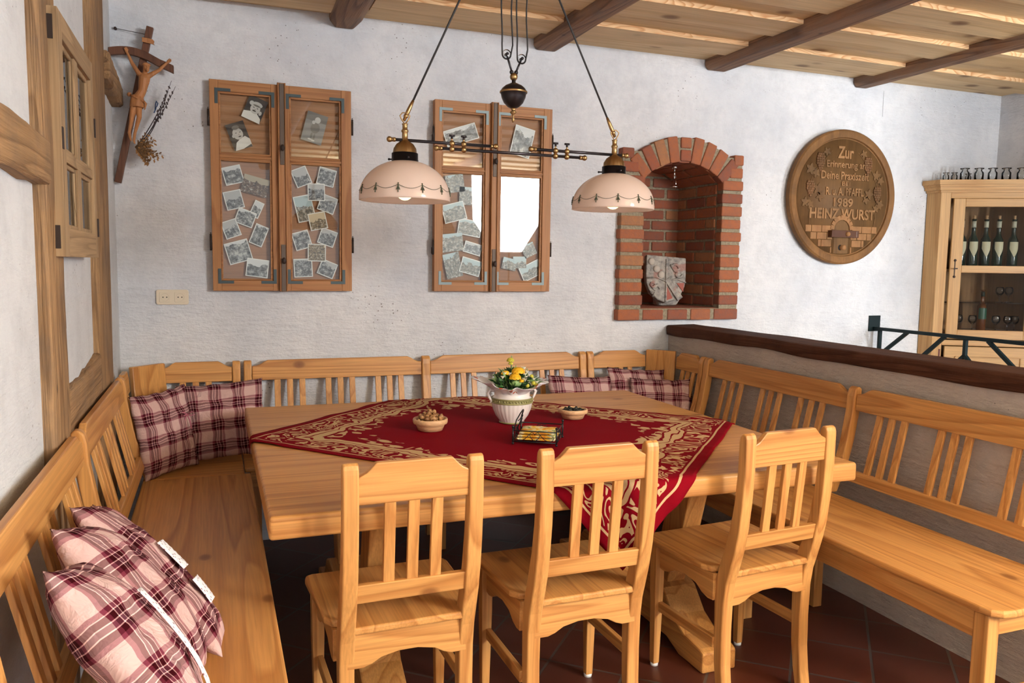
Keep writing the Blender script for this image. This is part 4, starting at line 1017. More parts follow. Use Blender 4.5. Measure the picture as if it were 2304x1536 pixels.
def shade(sx, zb_):
    c = V(sx, LYy, zb_) - lo; R = .180; Hh = .146
    b = MB(); SK = .014
    outer = [(.046, SK + Hh * math.sqrt(1 - (.046 / R) ** 2))]
    for k in range(1, 16):
        r_ = .046 + (R - .046) * (k / 15) ** .6
        outer.append((r_, SK + Hh * math.sqrt(max(0, 1 - (r_ / R) ** 2))))
    outer += [(R, .006), (R + .0005, 0)]
    inner = [(r_ - .004, z_ - (.004 if z_ > .03 else 0)) for r_, z_ in reversed(outer)]
    b.lathe(outer + [(R - .002, -.001)] + inner, c, 64); sh_ = obj('lamp_shade', b, shade_m, lamp)
    # garland printed near the rim
    g = MB(); n_ = 12
    for k in range(n_):
        a1 = 2 * PI * (k + .3) / n_; a2 = 2 * PI * (k + 1.3) / n_
        def sp_(a, z): 
            r_ = R * math.sqrt(max(0, 1 - ((z - .014) / Hh) ** 2)) if z > .014 else R
            return c + V(math.cos(a) * (r_ + .0012), math.sin(a) * (r_ + .0012), z)
        g.tube([sp_(a1 + (a2 - a1) * u / 10, .048 - .014 * math.sin(PI * u / 10)) for u in range(11)], .0009, 5)
        for da, z1, z2, w_ in ((0, .046, .022, .0042), (-.035, .042, .030, .003), (.035, .042, .030, .003)):
            for q in range(4):
                zz_ = z1 + (z2 - z1) * q / 3; g.ball(sp_(a1 + da * q / 3, zz_), w_ * (1, 1.1, 1, .8)[q], seg=7, rings=4, sc=(1, 1, 1.3) if abs(math.sin(a1)) > 9 else (.7, .7, 1.2))
        g.ball(sp_(a1, .053), .003, seg=7, rings=4)
    obj('garland_pattern', g, garl, sh_)
    zt = .014 + Hh * .97
    b = MB(); b.lathe([(.060, zt - .012), (.060, zt - .006), (.052, zt - .004), (.052, zt + .028), (.046, zt + .032)], c, 32, caps=False)
    b.lathe([(.046, zt + .03), (.052, zt + .03), (.052, zt - .004)], c, 32)
    for q in range(3):
        a_ = 2 * PI * q / 3 + .5; b.tube([c + V(math.cos(a_) * .05, math.sin(a_) * .05, zt + .008), c + V(math.cos(a_) * .066, math.sin(a_) * .066, zt + .008)], .003, 6); b.ball(c + V(math.cos(a_) * .066, math.sin(a_) * .066, zt + .008), .005, seg=8, rings=5)
    obj('gallery', b, METAL_DK, lamp)
    b = MB(); b.lathe([(.047, zt + .032), (.043, zt + .048), (.032, zt + .066), (.018, zt + .076), (.012, zt + .082), (.011, zt + .11), (.014, zt + .114), (.014, zt + .12), (.010, zt + .124), (.010, zt + .14), (.013, zt + .145), (0, zt + .147)], c, 48, rmod=lambda i, a: 1 + (.05 * math.cos(16 * a) if 0 < i < 4 else 0)); obj('lamp_cap', b, BRASS, lamp)
    b = MB(); tp = c + V(0, 0, zt + .147)
    b.tube([tp + V(0, 0, -.004), tp + V(-.014, 0, .015), tp + V(-.02, 0, .028), tp + V(-.010, 0, .040), tp + V(.006, 0, .040), tp + V(.02, 0, .030), tp + V(.014, 0, .014), tp + V(0, 0, -.004)], .0025, 8); obj('loop_handle', b, BRASS, lamp)
    b = MB(); b.ball(c + V(0, 0, .035), .034); b.tube([c + V(0, 0, .06), c + V(0, 0, .14)], .014, 12); obj('bulb', b, bulb_m, lamp)
    return tp + lo
zs_ = 1.748
tL = shade(.722, zs_); tR = shade(1.652, zs_)
RZ = 1.985   # upper rods
def rod(x0, x1, z, y=LYy):
    b = MB(); b.tube([V(x0, y, z) - lo, V(x1, y, z) - lo], .0062, 12); r_ = obj('rod', b, METAL_DK, lamp)
    for xx, sg in ((x0, -1), (x1, 1)):
        b = MB()
        b.ball(V(xx + sg * .012, y, z) - lo, .0115); b.tube([V(xx - sg * .012, y, z) - lo, V(xx - sg * .002, y, z) - lo], .0088, 12); b.tube([V(xx + sg * .001, y, z) - lo, V(xx + sg * .004, y, z) - lo], .0088, 12)
        obj('rod_finial', b, BRASS, r_)
rod(.672, 1.092, RZ); rod(1.272, 1.700, RZ); rod(.862, 1.497, RZ - .022)
for xx in (.915, .965, 1.372, 1.425):
    b = MB(); b.ball(V(xx, LYy, RZ) - lo, .0125); b.ball(V(xx, LYy, RZ - .022) - lo, .0125); b.tube([V(xx, LYy, RZ) - lo, V(xx, LYy, RZ + .03) - lo], .0035, 8); cl_ = obj('clamp', b, BRASS, lamp)
    b = MB(); b.tube([V(xx - .011, LYy, RZ + .031) - lo, V(xx + .011, LYy, RZ + .031) - lo], .0045, 8); b.tube([V(xx, LYy, RZ + .018) - lo, V(xx, LYy, RZ + .028) - lo], .005, 8); obj('thumb_screw', b, METAL_DK, cl_)
# cords
for nm, p, q in (('l', tL + V(.004, 0, .028), V(1.105, LYy, ZC - .002)), ('r', tR + V(-.008, 0, .028), V(1.225, LYy, ZC - .002))):
    d = (q - p).normalized(); b = MB(); b.tube([p - lo, q - lo], .0042, 8); co = obj('cord', b, CORDM, lamp)
    b = MB(); b.tube([p - d * .02 - lo, p + d * .02 - lo, p + d * .045 - lo, p + d * .07 - lo], [.006, .0085, .0075, .005], 10); b.ball(p - lo + d * .0, .010, seg=10, rings=6); obj('cord_clip', b, BRASS, co)
# counterweight with two pulleys
cw = V(1.178, LYy, 2.195) - lo
b = MB(); b.lathe([(.0, -.052), (.012, -.050), (.024, -.044), (.040, -.028), (.050, -.006), (.053, .010), (.056, .012), (.056, .018), (.053, .021), (.048, .030), (.034, .042), (.016, .050), (.008, .054), (.008, .066), (0, .067)], cw, 40); wt = obj('counterweight', b, METAL_DK, lamp)
b = MB(); b.lathe([(.0562, .011), (.0575, .013), (.0575, .017), (.0562, .019)], cw, 40); b.ball(cw + V(0, 0, .077), .0165); b.lathe([(0, -.108), (.004, -.106), (.007, -.096), (.004, -.086), (.004, -.076), (.014, -.068), (.014, -.064), (.008, -.060), (.010, -.052), (.012, -.050)], cw, 20); obj('finial', b, BRASS, wt)
for sg, dz in ((-1, .012), (1, 0)):
    pc = cw + V(sg * .033, 0, .152 + dz)
    b = MB(); b.tube([cw + V(sg * .006, 0, .088), pc], .0045, 8); b.ball(cw + V(sg * .010, 0, .095), .009, seg=8, rings=6); b.tube([pc + V(0, -.012, 0), pc + V(0, .012, 0)], .006, 10); obj('pulley_arm', b, METAL_DK, wt)
    b = MB(); b.lathe([(.0, -.006), (.017, -.006), (.019, -.004), (.0165, 0), (.019, .004), (.017, .006), (0, .006)], pc, 24, axis='y'); obj('pulley', b, JARG, lamp, label='clear glass pulley wheel')
    b = MB(); pts = []
    for k in range(13): 
        a_ = PI + PI * k / 12; pts.append(pc + V(.0185 * math.cos(a_), 0, .0185 * math.sin(a_)))
    tp_ = -cw.z - 0
    xl, xr_ = pc.x - .0185, pc.x + .0185
    wl = [V(xl - .004 + .003 * math.sin(k * .9), 0, pc.z + (0 - pc.z - .002) * k / 14) for k in range(14, 0, -1)]
    wr = [V(xr_ + .004 + .004 * math.sin(k * .8 + 1), 0, pc.z + (0 - pc.z - .002) * k / 14) for k in range(1, 15)]
    b.tube(wl + pts + wr, .0034, 8); obj('cord', b, CORDM, lamp)
b = MB(); b.lathe([(0, -.045), (.06, -.045), (.075, -.03), (.078, 0), (0, 0)], (0, 0, -.001), 32); obj('ceiling_canopy', b, METAL_DK, lamp)
# ------------------------------------------------------------------ cushions
def plaid(name, rich=1.0, off=(0, 0), sc=1.0):
    m, nt, bs = new_mat(name); tc = N(nt, 'ShaderNodeTexCoord'); sx = N(nt, 'ShaderNodeSeparateXYZ'); L(nt, tc.outputs['UV'], sx.inputs[0])
    base = (.66, .50, .47); dk = (.155, .012, .030); mid = (.36, .16, .19); gr = (.20, .12, .15); wh = (.86, .82, .80)
    cols = []
    for ax_i in (0, 1):
        u = math_n(nt, 'FRACT', math_n(nt, 'ADD', math_n(nt, 'MULTIPLY', sx.outputs[ax_i], 3.6 * sc), off[ax_i]))
        cols.append(ramp(nt, u, [(0, (1, 1, 1)), (.27, (.50, .24, .33)), (.35, (.20, .022, .06)), (.45, (1.3, 1.28, 1.28)), (.47, (.38, .24, .31)), (.56, (1.3, 1.28, 1.28)), (.58, (.20, .022, .06)), (.69, (1.25, 1.2, 1.2)), (.71, (.50, .24, .33)), (.80, (1, 1, 1))], True))
    mm = nt.nodes.new('ShaderNodeMix'); mm.data_type = 'RGBA'; mm.inputs[0].default_value = .5; L(nt, cols[0], mm.inputs[6]); L(nt, cols[1], mm.inputs[7])
    m2 = nt.nodes.new('ShaderNodeMix'); m2.data_type = 'RGBA'; m2.blend_type = 'MULTIPLY'; m2.inputs[0].default_value = 1; m2.inputs[7].default_value = (.74, .60, .575, 1); L(nt, mm.outputs[2], m2.inputs[6])
    ga = nt.nodes.new('ShaderNodeGamma'); ga.inputs[1].default_value = 1.9 * rich; L(nt, m2.outputs[2], ga.inputs[0])
    L(nt, ga.outputs[0], bs.inputs['Base Color']); bs.inputs['Roughness'].default_value = .9; bs.inputs['Specular IOR Level'].default_value = .1
    w = noise_n(nt, tc.outputs['UV'], 7, 4, .6, .8); bump(nt, bs, w, .55, .03)
    return m
PLA = plaid('checked_cotton', 1.0); PLB = plaid('checked_cotton_light', .95, (.1, .3), .95)
def cushion(label, c, right, up, w, h, th, mat, seed_, sag=0, grp='red checked cushions', pinch=.06):
    right, up = Vector(right).normalized(), Vector(up).normalized(); up = (up - right * up.dot(right)).normalized(); nrm = right.cross(up)
    n = 36; b = MB(); root = thing('cushion', label, 'cushion', c, 0, grp)
    for side in (1, -1):
        vs = []
        for i in range(n + 1):
            for j in range(n + 1):
                u, v = i / n * 2 - 1, j / n * 2 - 1
                e = (max(0, 1 - abs(u) ** 2.6)) ** .62 * (max(0, 1 - abs(v) ** 2.6)) ** .62
                pu = 1 - pinch * (1 - abs(u) ** 2) * 0 - pinch * (1 - v * v) * 0
                pinu = 1 - pinch * (1 - v * v) * 1.0; pinv = 1 - pinch * (1 - u * u) * 1.0
                x = u * w / 2 * pinu; y = v * h / 2 * pinv
                nz = noise.noise(Vector((u * 2.2, v * 2.2, seed_ + side))) * .014 * e + noise.noise(Vector((u * 6, v * 6, seed_ + side))) * .006 * min(1, e * 3)
                z = side * (th / 2 * e + nz)
                yy = y - sag * (1 - abs(u)) * 0
                wob = .008 * noise.noise(Vector((u * 4, v * 4, seed_)))
                vs.append(right * (x + wob) + up * (yy + wob) + nrm * z)
        fs = []; uv = []
        for i in range(n):
            for j in range(n):
                fs.append((i * (n + 1) + j, (i + 1) * (n + 1) + j, (i + 1) * (n + 1) + j + 1, i * (n + 1) + j + 1))
                uv.append([(a / n, c_ / n) for a, c_ in ((i, j), (i + 1, j), (i + 1, j + 1), (i, j + 1))])
        b.add(vs, fs, 0, True, uv)
    me = b.mesh('cover', [mat]); me.shade_smooth()
    o_ = bpy.data.objects.new('cover', me); COL.objects.link(o_); o_.parent = root
    return root, right, up, nrm
G = 'red checked cushions'
cushion('checked cushion leaning sideways in the left corner, partly hidden by the larger one beside it', (-.235, 4.21, .655), (.62, .62, .05), (-.24, -.02, .95), .34, .42, .12, PLA, 1)
r1 = cushion('broad checked cushion standing against the back rest in the left corner, next to the table', (.035, 4.42, .66), (1, .05, .06), (0, .28, .96), .44, .41, .13, PLA, 2)
# ribbon bow tying the first two cushions
b = MB(); bo = V(-.135, 4.235, .735)
for sg in (-1, 1): b.tube([V(0, 0, 0), V(sg * .025, -.006, .012), V(sg * .035, -.01, -.004), V(sg * .015, -.006, -.008), V(0, 0, 0)], .003, 6); b.tube([V(0, 0, 0), V(sg * .012, -.01, -.03), V(sg * .02, -.012, -.075)], .0028, 6)
obj('ribbon_bow', b, plain('pink_ribbon', (.42, .12, .17), .6), None, 'thin pink ribbon bow between the two checked cushions in the left corner', 'ribbon', loc=bo)
cushion('checked cushion against the back rest just right of the flower pot', (2.15, 4.45, .63), (1, 0, -.06), (0, .3, .95), .45, .38, .12, PLB, 3)
cushion('checked cushion at the back of the right corner, mostly hidden by the two before it', (2.56, 4.47, .655), (1, -.02, -.07), (0, .28, .96), .42, .39, .11, PLA, 4)
cushion('foremost checked cushion leaning in the right corner beside the bench post', (2.66, 4.33, .62), (1, -.25, -.03), (.05, .3, .95), .42, .36, .12, PLB, 5)
# three cushions on the left bench
def edge_cushion(label, A, B, wdir, w, th, mat, sd, lace):
    A, B, wdir = Vector(A), Vector(B), Vector(wdir).normalized()
    dn = (A - B); ln = dn.length; c = (A + B) / 2 + wdir * w / 2
    root, r, u, nn = cushion(label, c, wdir, dn, w, ln, th, mat, sd, pinch=.05)
    return root, r, u, nn, w, ln, th
lace_m = plain('white_lace', (.82, .82, .84), .8)
lm3, nt, bs = new_mat('eyelet_lace'); bs.inputs['Base Color'].default_value = (.85, .85, .87, 1); bs.inputs['Roughness'].default_value = .85
tc = N(nt, 'ShaderNodeTexCoord'); vo = N(nt, 'ShaderNodeTexVoronoi'); vo.inputs['Scale'].default_value = 75; L(nt, tc.outputs['Object'], vo.inputs['Vector'])
L(nt, mix_c(nt, math_n(nt, 'LESS_THAN', vo.outputs['Distance'], .25), (.85, .85, .87), (.25, .10, .12)), bs.inputs['Base Color'])
def lace(root, r, u, nn, w, ln, th, v0, v1, u0, u1):
    """scalloped patch of eyelet lace following the cushion face"""
    b = MB(); n = 30; m_ = 8; vs = []
    for k in range(n + 1):
        v = v0 + (v1 - v0) * k / n
        ue = u1 - .07 * abs(math.sin(k * PI / 5))
        for q in range(m_ + 1):
            uu = u0 + (ue - u0) * q / m_
            e = (max(0, 1 - abs(uu) ** 2.6)) ** .62 * (max(0, 1 - abs(v) ** 2.6)) ** .62
            vs.append(r * (uu * w / 2 * .98) + u * (v * ln / 2 * .96) + nn * (th / 2 * e + .012 * min(1, e * 2.5) + .003))
    b.add(vs, [(k * (m_ + 1) + q, (k + 1) * (m_ + 1) + q, (k + 1) * (m_ + 1) + q + 1, k * (m_ + 1) + q + 1) for k in range(n) for q in range(m_)], 0, True)
    o_ = obj('lace_trim', b, lm3, root, label='white eyelet lace trim'); sol = o_.modifiers.new('s', 'SOLIDIFY'); sol.thickness = .002
e = edge_cushion('farthest of the three checked cushions on the left bench, with lace trim', (-.345, 2.25, .865), (-.005, 2.02, .512), (.05, .9, -.25), .30, .13, PLA, 6, 1); lace(*e, -.60, -.30, -.5, .1); lace(*e, -.16, .22, -.45, .15)
e = edge_cushion('middle one of the three checked cushions on the left bench, plump and creased', (-.345, 2.02, .88), (-.06, 1.79, .54), (.05, .9, -.25), .36, .17, PLA, 7, 0)
e = edge_cushion('nearest checked cushion on the left bench, at the picture corner, white lace edge', (-.31, 1.79, .86), (-.06, 1.52, .56), (.06, .9, -.25), .30, .15, PLB, 8, 1); lace(*e, -.9, .42, -.15, .2)
# ------------------------------------------------------------------ tablecloth
cm, nt, bs = new_mat('red_jacquard'); tc = N(nt, 'ShaderNodeTexCoord'); uv = tc.outputs['UV']; sx = N(nt, 'ShaderNodeSeparateXYZ'); L(nt, uv, sx.inputs[0])
U, Vv = sx.outputs[0], sx.outputs[1]
du = math_n(nt, 'MINIMUM', U, math_n(nt, 'SUBTRACT', 1.0, U)); dv_ = math_n(nt, 'MINIMUM', Vv, math_n(nt, 'SUBTRACT', 1.0, Vv)); dd = math_n(nt, 'MINIMUM', du, dv_)
dmax = math_n(nt, 'MAXIMUM', du, dv_)
nA = noise_n(nt, uv, 7, 2, .5, .6); nB = noise_n(nt, uv, 16, 1.5, .5, 1.2); nC = noise_n(nt, uv, 26, 1, .5, .8)
def band(x, a, b2): return math_n(nt, 'MULTIPLY', math_n(nt, 'GREATER_THAN', x, a), math_n(nt, 'LESS_THAN', x, b2))
scroll = band(math_n(nt, 'FRACT', math_n(nt, 'MULTIPLY', nB, 7.0)), .0, .42)
swirl = band(math_n(nt, 'FRACT', math_n(nt, 'MULTIPLY', nA, 9.0)), .0, .35)
wd = math_n(nt, 'ADD', dd, math_n(nt, 'MULTIPLY', math_n(nt, 'SUBTRACT', nA, .5), .10))   # wavy distance
line1 = band(dd, .024, .029)
z1 = math_n(nt, 'MULTIPLY', band(dd, .034, .2), math_n(nt, 'MULTIPLY', band(wd, .03, .095), scroll))
ribbon = band(wd, .100, .135)
rib_in = math_n(nt, 'MULTIPLY', ribbon, math_n(nt, 'SUBTRACT', 1.0, band(wd, .112, .116)))
# leaf sprays inside, bigger towards corners
vo = N(nt, 'ShaderNodeTexVoronoi'); vo.inputs['Scale'].default_value = 24; mpv = N(nt, 'ShaderNodeMapping'); mpv.inputs['Rotation'].default_value = (0, 0, .78); mpv.inputs['Scale'].default_value = (1, 1.9, 1); L(nt, uv, mpv.inputs[0]); L(nt, mpv.outputs[0], vo.inputs['Vector'])
leafm = math_n(nt, 'LESS_THAN', vo.outputs['Distance'], math_n(nt, 'ADD', .30, math_n(nt, 'MULTIPLY', nC, .25)))
cornerness = math_n(nt, 'ADD', wd, math_n(nt, 'MULTIPLY', dmax, .33))
z2 = math_n(nt, 'MULTIPLY', math_n(nt, 'MULTIPLY', math_n(nt, 'GREATER_THAN', wd, .143), math_n(nt, 'LESS_THAN', math_n(nt, 'ADD', cornerness, math_n(nt, 'MULTIPLY', math_n(nt, 'SUBTRACT', nB, .5), .12)), .315)), math_n(nt, 'MAXIMUM', math_n(nt, 'MULTIPLY', leafm, math_n(nt, 'GREATER_THAN', nA, .44)), math_n(nt, 'MULTIPLY', swirl, math_n(nt, 'LESS_THAN', wd, .17))))
cr_ = math_n(nt, 'MAXIMUM', math_n(nt, 'MAXIMUM', line1, z1), math_n(nt, 'MAXIMUM', rib_in, z2), None, True)
L(nt, mix_c(nt, cr_, (.20, .0015, .008), (.56, .38, .20)), bs.inputs['Base Color']); bs.inputs['Roughness'].default_value = .85; bs.inputs['Specular IOR Level'].default_value = .06
bump(nt, bs, math_n(nt, 'ADD', cr_, math_n(nt, 'MULTIPLY', noise_n(nt, uv, 300, 1), .6)), .25, .003)
Lc, Fc, Rc, Nc = V(.085, 3.43, 0), V(1.12, 4.42, 0), V(2.36, 3.17, 0), V(1.30, 2.045, 0)
n = 110; b = MB(); vs = []
Z0 = TZ + .0035
for i in range(n + 1):
    for j in range(n + 1):
        s, t_ = i / n, j / n
        p = Lc * (1 - s) * (1 - t_) + Nc * s * (1 - t_) + Rc * s * t_ + Fc * (1 - s) * t_
        # slight waviness of the hem
        ed = min(s, 1 - s, t_, 1 - t_)
        p += V(.010 * noise.noise(Vector((s * 5, t_ * 5, 1))), .010 * noise.noise(Vector((s * 5, t_ * 5, 7))), 0)
        x, y = p.x, p.y
        z = Z0 + .0025 * max(0, noise.noise(Vector((x * 5, y * 5, 3)))) + (.010 * max(0, noise.noise(Vector((x * 9, y * 9, 4)))) if ed < .03 else 0)
        r_ = .016
        def fold(d):   # d beyond edge -> (horizontal, drop)
            if d < -r_: return d, 0
            L0 = d + r_
            if L0 < r_ * PI / 2: a_ = L0 / r_; return -r_ + r_ * math.sin(a_), r_ * (1 - math.cos(a_))
            return 0.0, r_ + (L0 - r_ * PI / 2)
        dy = TY0 - y; hy, drop = fold(dy)
        if dy > -r_:
            rip = .014 * math.sin(x * 46 + 1) * min(1, drop / .12) + .006
            y = TY0 - hy - .006 - max(0, rip) * min(1, drop / .03); z -= drop
        dy = y - TY1
        if dy > -r_: hy, drop = fold(dy); y = TY1 + hy + .006; z -= drop
        dx = TX0 - x
        if dx > -r_: hx, drop = fold(dx); x = TX0 - hx - .006; z -= drop
        dx = x - TX1
        if dx > -r_: hx, drop = fold(dx); x = TX1 + hx + .006; z -= drop
        vs.append((x, y, z))
fs = []; uv_ = []
for i in range(n):
    for j in range(n):
        fs.append((i * (n + 1) + j, (i + 1) * (n + 1) + j, (i + 1) * (n + 1) + j + 1, i * (n + 1) + j + 1)); uv_.append([(a / n, c_ / n) for a, c_ in ((i, j), (i + 1, j), (i + 1, j + 1), (i, j + 1))])
b.add(vs, fs, 0, True, uv_)
o_ = obj('tablecloth', b, cm, None, 'dark red cloth with cream floral border laid diagonally across the pine table', 'tablecloth'); so = o_.modifiers.new('s', 'SOLIDIFY'); so.thickness = .002; so.offset = 1
TT = Z0 + .0045
# ------------------------------------------------------------------ flower pot
ceram = plain('white_glazed_ceramic', (.82, .76, .72), .18, 0, .6, .4); cgreen = plain('olive_band', (.27, .25, .10), .4)
pc = (1.297, 3.43, TT)
pot = thing('flower_pot', 'white ribbed ceramic pot with green relief band and two small handles', 'pot', pc)
b = MB(); b.lathe([(0, .0), (.052, .0), (.056, .008), (.075, .035), (.088, .065), (.094, .095)], seg=112, rmod=lambda i, a: 1 + (.022 * abs(math.cos(14 * a)) * (1 if i > 1 else 0)))
b.lathe([(.094, .095), (.096, .098), (.093, .118), (.083, .125), (.083, .145), (.090, .158), (.098, .163), (.098, .167), (.088, .163), (.080, .145), (.075, .05), (0, .03)], seg=64); obj('pot_body', b, ceram, pot)
b = MB(); b.lathe([(.0945, .094), (.099, .096), (.099, .099), (.096, .101), (.096, .113), (.099, .115), (.099, .118), (.093, .120)], seg=64)
for k in range(22):
    a_ = 2 * PI * k / 22; b.ball((.0965 * math.cos(a_), .0965 * math.sin(a_), .107), .007, seg=8, rings=5, sc=(.7, .7, .75))
    b.ball((.097 * math.cos(a_ + .14), .097 * math.sin(a_ + .14), .107), .005, seg=6, rings=4, sc=(.6, .6, 1.1))
obj('relief_band', b, cgreen, pot); b = MB(); b.lathe([(.0, .0), (.058, .0), (.059, .004), (.055, .007)], (0, 0, -.0002), 48); obj('foot_ring', b, cgreen, pot)
for sg in (-1, 1):
    b = MB(); b.tube([V(sg * .088, 0, .150), V(sg * .108, 0, .156), V(sg * .120, 0, .142), V(sg * .112, 0, .122), V(sg * .100, 0, .104), V(sg * .108, 0, .096)], [.005, .0065, .0065, .006, .0055, .005], 10); obj('handle', b, ceram, pot)
bq = thing('bouquet', 'yellow and white flower bouquet in a crumpled patterned paper wrap in the pot', 'flowers', (pc[0], pc[1], pc[2] + .15))
pm, nt, bs = new_mat('patterned_paper'); tc = N(nt, 'ShaderNodeTexCoord'); vo = N(nt, 'ShaderNodeTexVoronoi'); vo.inputs['Scale'].default_value = 22; L(nt, tc.outputs['Object'], vo.inputs['Vector'])
L(nt, mix_c(nt, math_n(nt, 'LESS_THAN', vo.outputs['Distance'], .27), (.80, .77, .78), (.45, .07, .02)), bs.inputs['Base Color']); bs.inputs['Roughness'].default_value = .5
b = MB(); n = 72; m_ = 8; vs = []
for i in range(m_ + 1):
    u = i / m_
    for k in range(n):
        a_ = 2 * PI * k / n
        flare = .072 + .028 * u + u * u * (.035 + .045 * max(0, math.cos(a_ - 2.75)) ** 2 + .035 * max(0, math.cos(a_ - .15)) ** 3)
        z = -.02 + u * (.045 + .035 * max(0, math.cos(a_ - 2.8)) ** 2 + .02 * max(0, math.cos(a_ - .2)) ** 2) + u * .016 * noise.noise(Vector((math.cos(a_) * 3, math.sin(a_) * 3, 2)))
        r_ = flare + u * .013 * math.sin(a_ * 9 + 2 * math.sin(a_ * 3)) 
        vs.append((r_ * math.cos(a_), r_ * math.sin(a_), z))
b.add(vs, [(i * n + k, i * n + (k + 1) % n, (i + 1) * n + (k + 1) % n, (i + 1) * n + k) for i in range(m_) for k in range(n)], 0, True)
o_ = obj('paper_wrap', b, pm, bq); so = o_.modifiers.new('s', 'SOLIDIFY'); so.thickness = .001
gl1 = plain('leaf_green', (.035, .12, .02), .5); gl2 = plain('leaf_dark_green', (.012, .05, .018), .5); gl3 = plain('leaf_sage', (.22, .36, .12), .5)
rf = random.Random(21); b = MB()
def leaf3(b, base, tip, w, mat):
    base, tip = Vector(base), Vector(tip); d = tip - base; s = d.cross(Vector((rf.uniform(-.4, .4), -1, rf.uniform(-.2, .8)))).normalized() * w; mid = base + d * .5 + V(0, 0, w * .3)
    b.add([base, mid + s, tip, mid - s, mid + V(0, 0, -w * .5)], [(0, 1, 4), (1, 2, 4), (2, 3, 4), (3, 0, 4)], mat, True)
for k in range(520):
    a_ = rf.uniform(0, 2 * PI); r_ = rf.uniform(0, .085); h = rf.uniform(.0, .085) * (1.15 - r_ * 5)
    p = V(r_ * math.cos(a_), r_ * math.sin(a_), max(-.01, h)); d = V(math.cos(a_) + rf.uniform(-.6, .6), math.sin(a_) + rf.uniform(-.6, .6), rf.uniform(.1, 1.3)).normalized()
    leaf3(b, p, p + d * rf.uniform(.018, .042), rf.uniform(.003, .007), rf.choice((0, 0, 1, 1, 2)))
for k in range(90):   # feathery fern on the right
    p = V(.055 + rf.uniform(0, .05), rf.uniform(-.05, .02), rf.uniform(.0, .05)); d = V(1, rf.uniform(-.5, .3), rf.uniform(-.1, .9)).normalized(); leaf3(b, p, p + d * rf.uniform(.02, .045), .0022, rf.choice((0, 1)))
b.ball((-.005, -.075, .045), .026, 2, sc=(1, .45, .6)); 
obj('foliage', b, [gl1, gl2, gl3], bq, kind='stuff')
b = MB()
for x, y, z in ((-.012, -.02, .165), (.01, -.02, .12), (-.06, -.03, .1), (.075, 0, .1), (.0, .0, .09)): b.tube([V(x * .3, y * .3, .0), V(x, y, z)], .0022, 6)
obj('stem', b, gl3, bq)
yel = plain('ranunculus_yellow', (.85, .46, .01), .5); yel2 = plain('ranunculus_orange', (.80, .30, .008), .5); yg = plain('bud_yellow_green', (.55, .50, .05), .5); wf = plain('cream_petal', (.80, .74, .52), .5); wf2 = plain('white_petal', (.85, .83, .76), .5)
def ranun(c, r, sq=.7, m=(yel, yel2)):
    b = MB(); c = Vector(c)
    b.ball(c, r * .72, 1, sc=(1, 1, sq))
    for ring, (rr_, zz_, n_) in enumerate(((.98, -.1, 9), (.85, .18, 8), (.65, .40, 7), (.4, .55, 5))):
        for k in range(n_):
            a_ = 2 * PI * k / n_ + ring * .5; pc_ = c + V(math.cos(a_) * r * rr_ * .72, math.sin(a_) * r * rr_ * .72, zz_ * r * sq)
            rot = Matrix.Rotation(a_, 3, 'Z') @ Matrix.Rotation(.9 - ring * .25, 3, 'Y'); b.ball(pc_, r * .40, 0, seg=8, rings=6, sc=(.95, .95, .28), rot=rot)
    obj('blossom', b, list(m), bq)
ranun((.012, -.045, .098), .034, .6); ranun((-.012, -.07, .073), .030, .7); ranun((-.045, -.03, .088), .022, .6); ranun((.015, -.083, .055), .013, .8); ranun((-.018, -.02, .145), .019, .8, (yg, yg)); ranun((-.018, -.024, .130), .012, .8, (yg, yg))
def white_fl(c, r):
    b = MB(); c = Vector(c)
    for k in range(6):
        a_ = 2 * PI * k / 6; rot = Matrix.Rotation(a_, 3, 'Z') @ Matrix.Rotation(-.9, 3, 'Y'); b.ball(c + V(math.cos(a_) * r * .45, math.sin(a_) * r * .45, r * .3), r * .6, k % 2, seg=8, rings=6, sc=(1, .6, .22), rot=rot)
    b.ball(c, r * .35, 0, seg=8, rings=6); obj('small_blossom', b, [wf, wf2], bq)
for p in ((-.055, -.045, .085), (-.066, -.05, .068), (.038, -.062, .078), (.047, -.045, .062), (.056, -.035, .085), (.060, -.055, .045), (.035, -.07, .055), (.052, -.01, .1), (.09, -.04, .052), (.105, -.045, .038), (.078, -.05, .03), (-.03, -.04, .08), (.07, -.03, .07)): white_fl(p, rf.uniform(.011, .016))
b = MB()
for p in ((.045, -.078, .032), (.082, -.06, .04), (.098, -.055, .028), (.085, -.03, .066)): b.ball(p, .010, 0, seg=10, rings=7)
obj('bud', b, yg, bq)
# ------------------------------------------------------------------ bowls
bw = wood('bowl_wood', 'x', (.72, .45, .24), (.60, .34, .16), rings=6, rough=.45, knots=0)
def bowl(x, y, r, h, label):
    t = thing('bowl', label, 'bowl', (x, y, TT), 0, 'turned wooden bowls')
    b = MB(); b.lathe([(0, 0), (r * .70, 0), (r * .80, h * .35), (r * .84, h * .48), (r * .97, h * .58), (r, h * .72), (r, h * .92), (r * .97, h), (r * .90, h), (r * .86, h * .75), (r * .78, h * .4), (0, h * .3)], seg=56); obj('bowl_body', b, bw, t)
bowl(.889, 3.37, .077, .052, 'round pale wooden bowl heaped with walnut kernels, left of the flower pot')
bowl(1.617, 3.44, .071, .046, 'round pale wooden bowl of dark dried fruit, right of the flower pot')
wm, nt, bs = new_mat('walnut_kernel'); tc = N(nt, 'ShaderNodeTexCoord'); oi = N(nt, 'ShaderNodeObjectInfo'); q = noise_n(nt, tc.outputs['Object'], 60, 3)
L(nt, ramp(nt, math_n(nt, 'ADD', math_n(nt, 'MULTIPLY', q, .7), math_n(nt, 'MULTIPLY', oi.outputs['Random'], .3)), [(.3, (.16, .06, .02)), (.65, (.50, .27, .11))]), bs.inputs['Base Color']); bs.inputs['Roughness'].default_value = .22
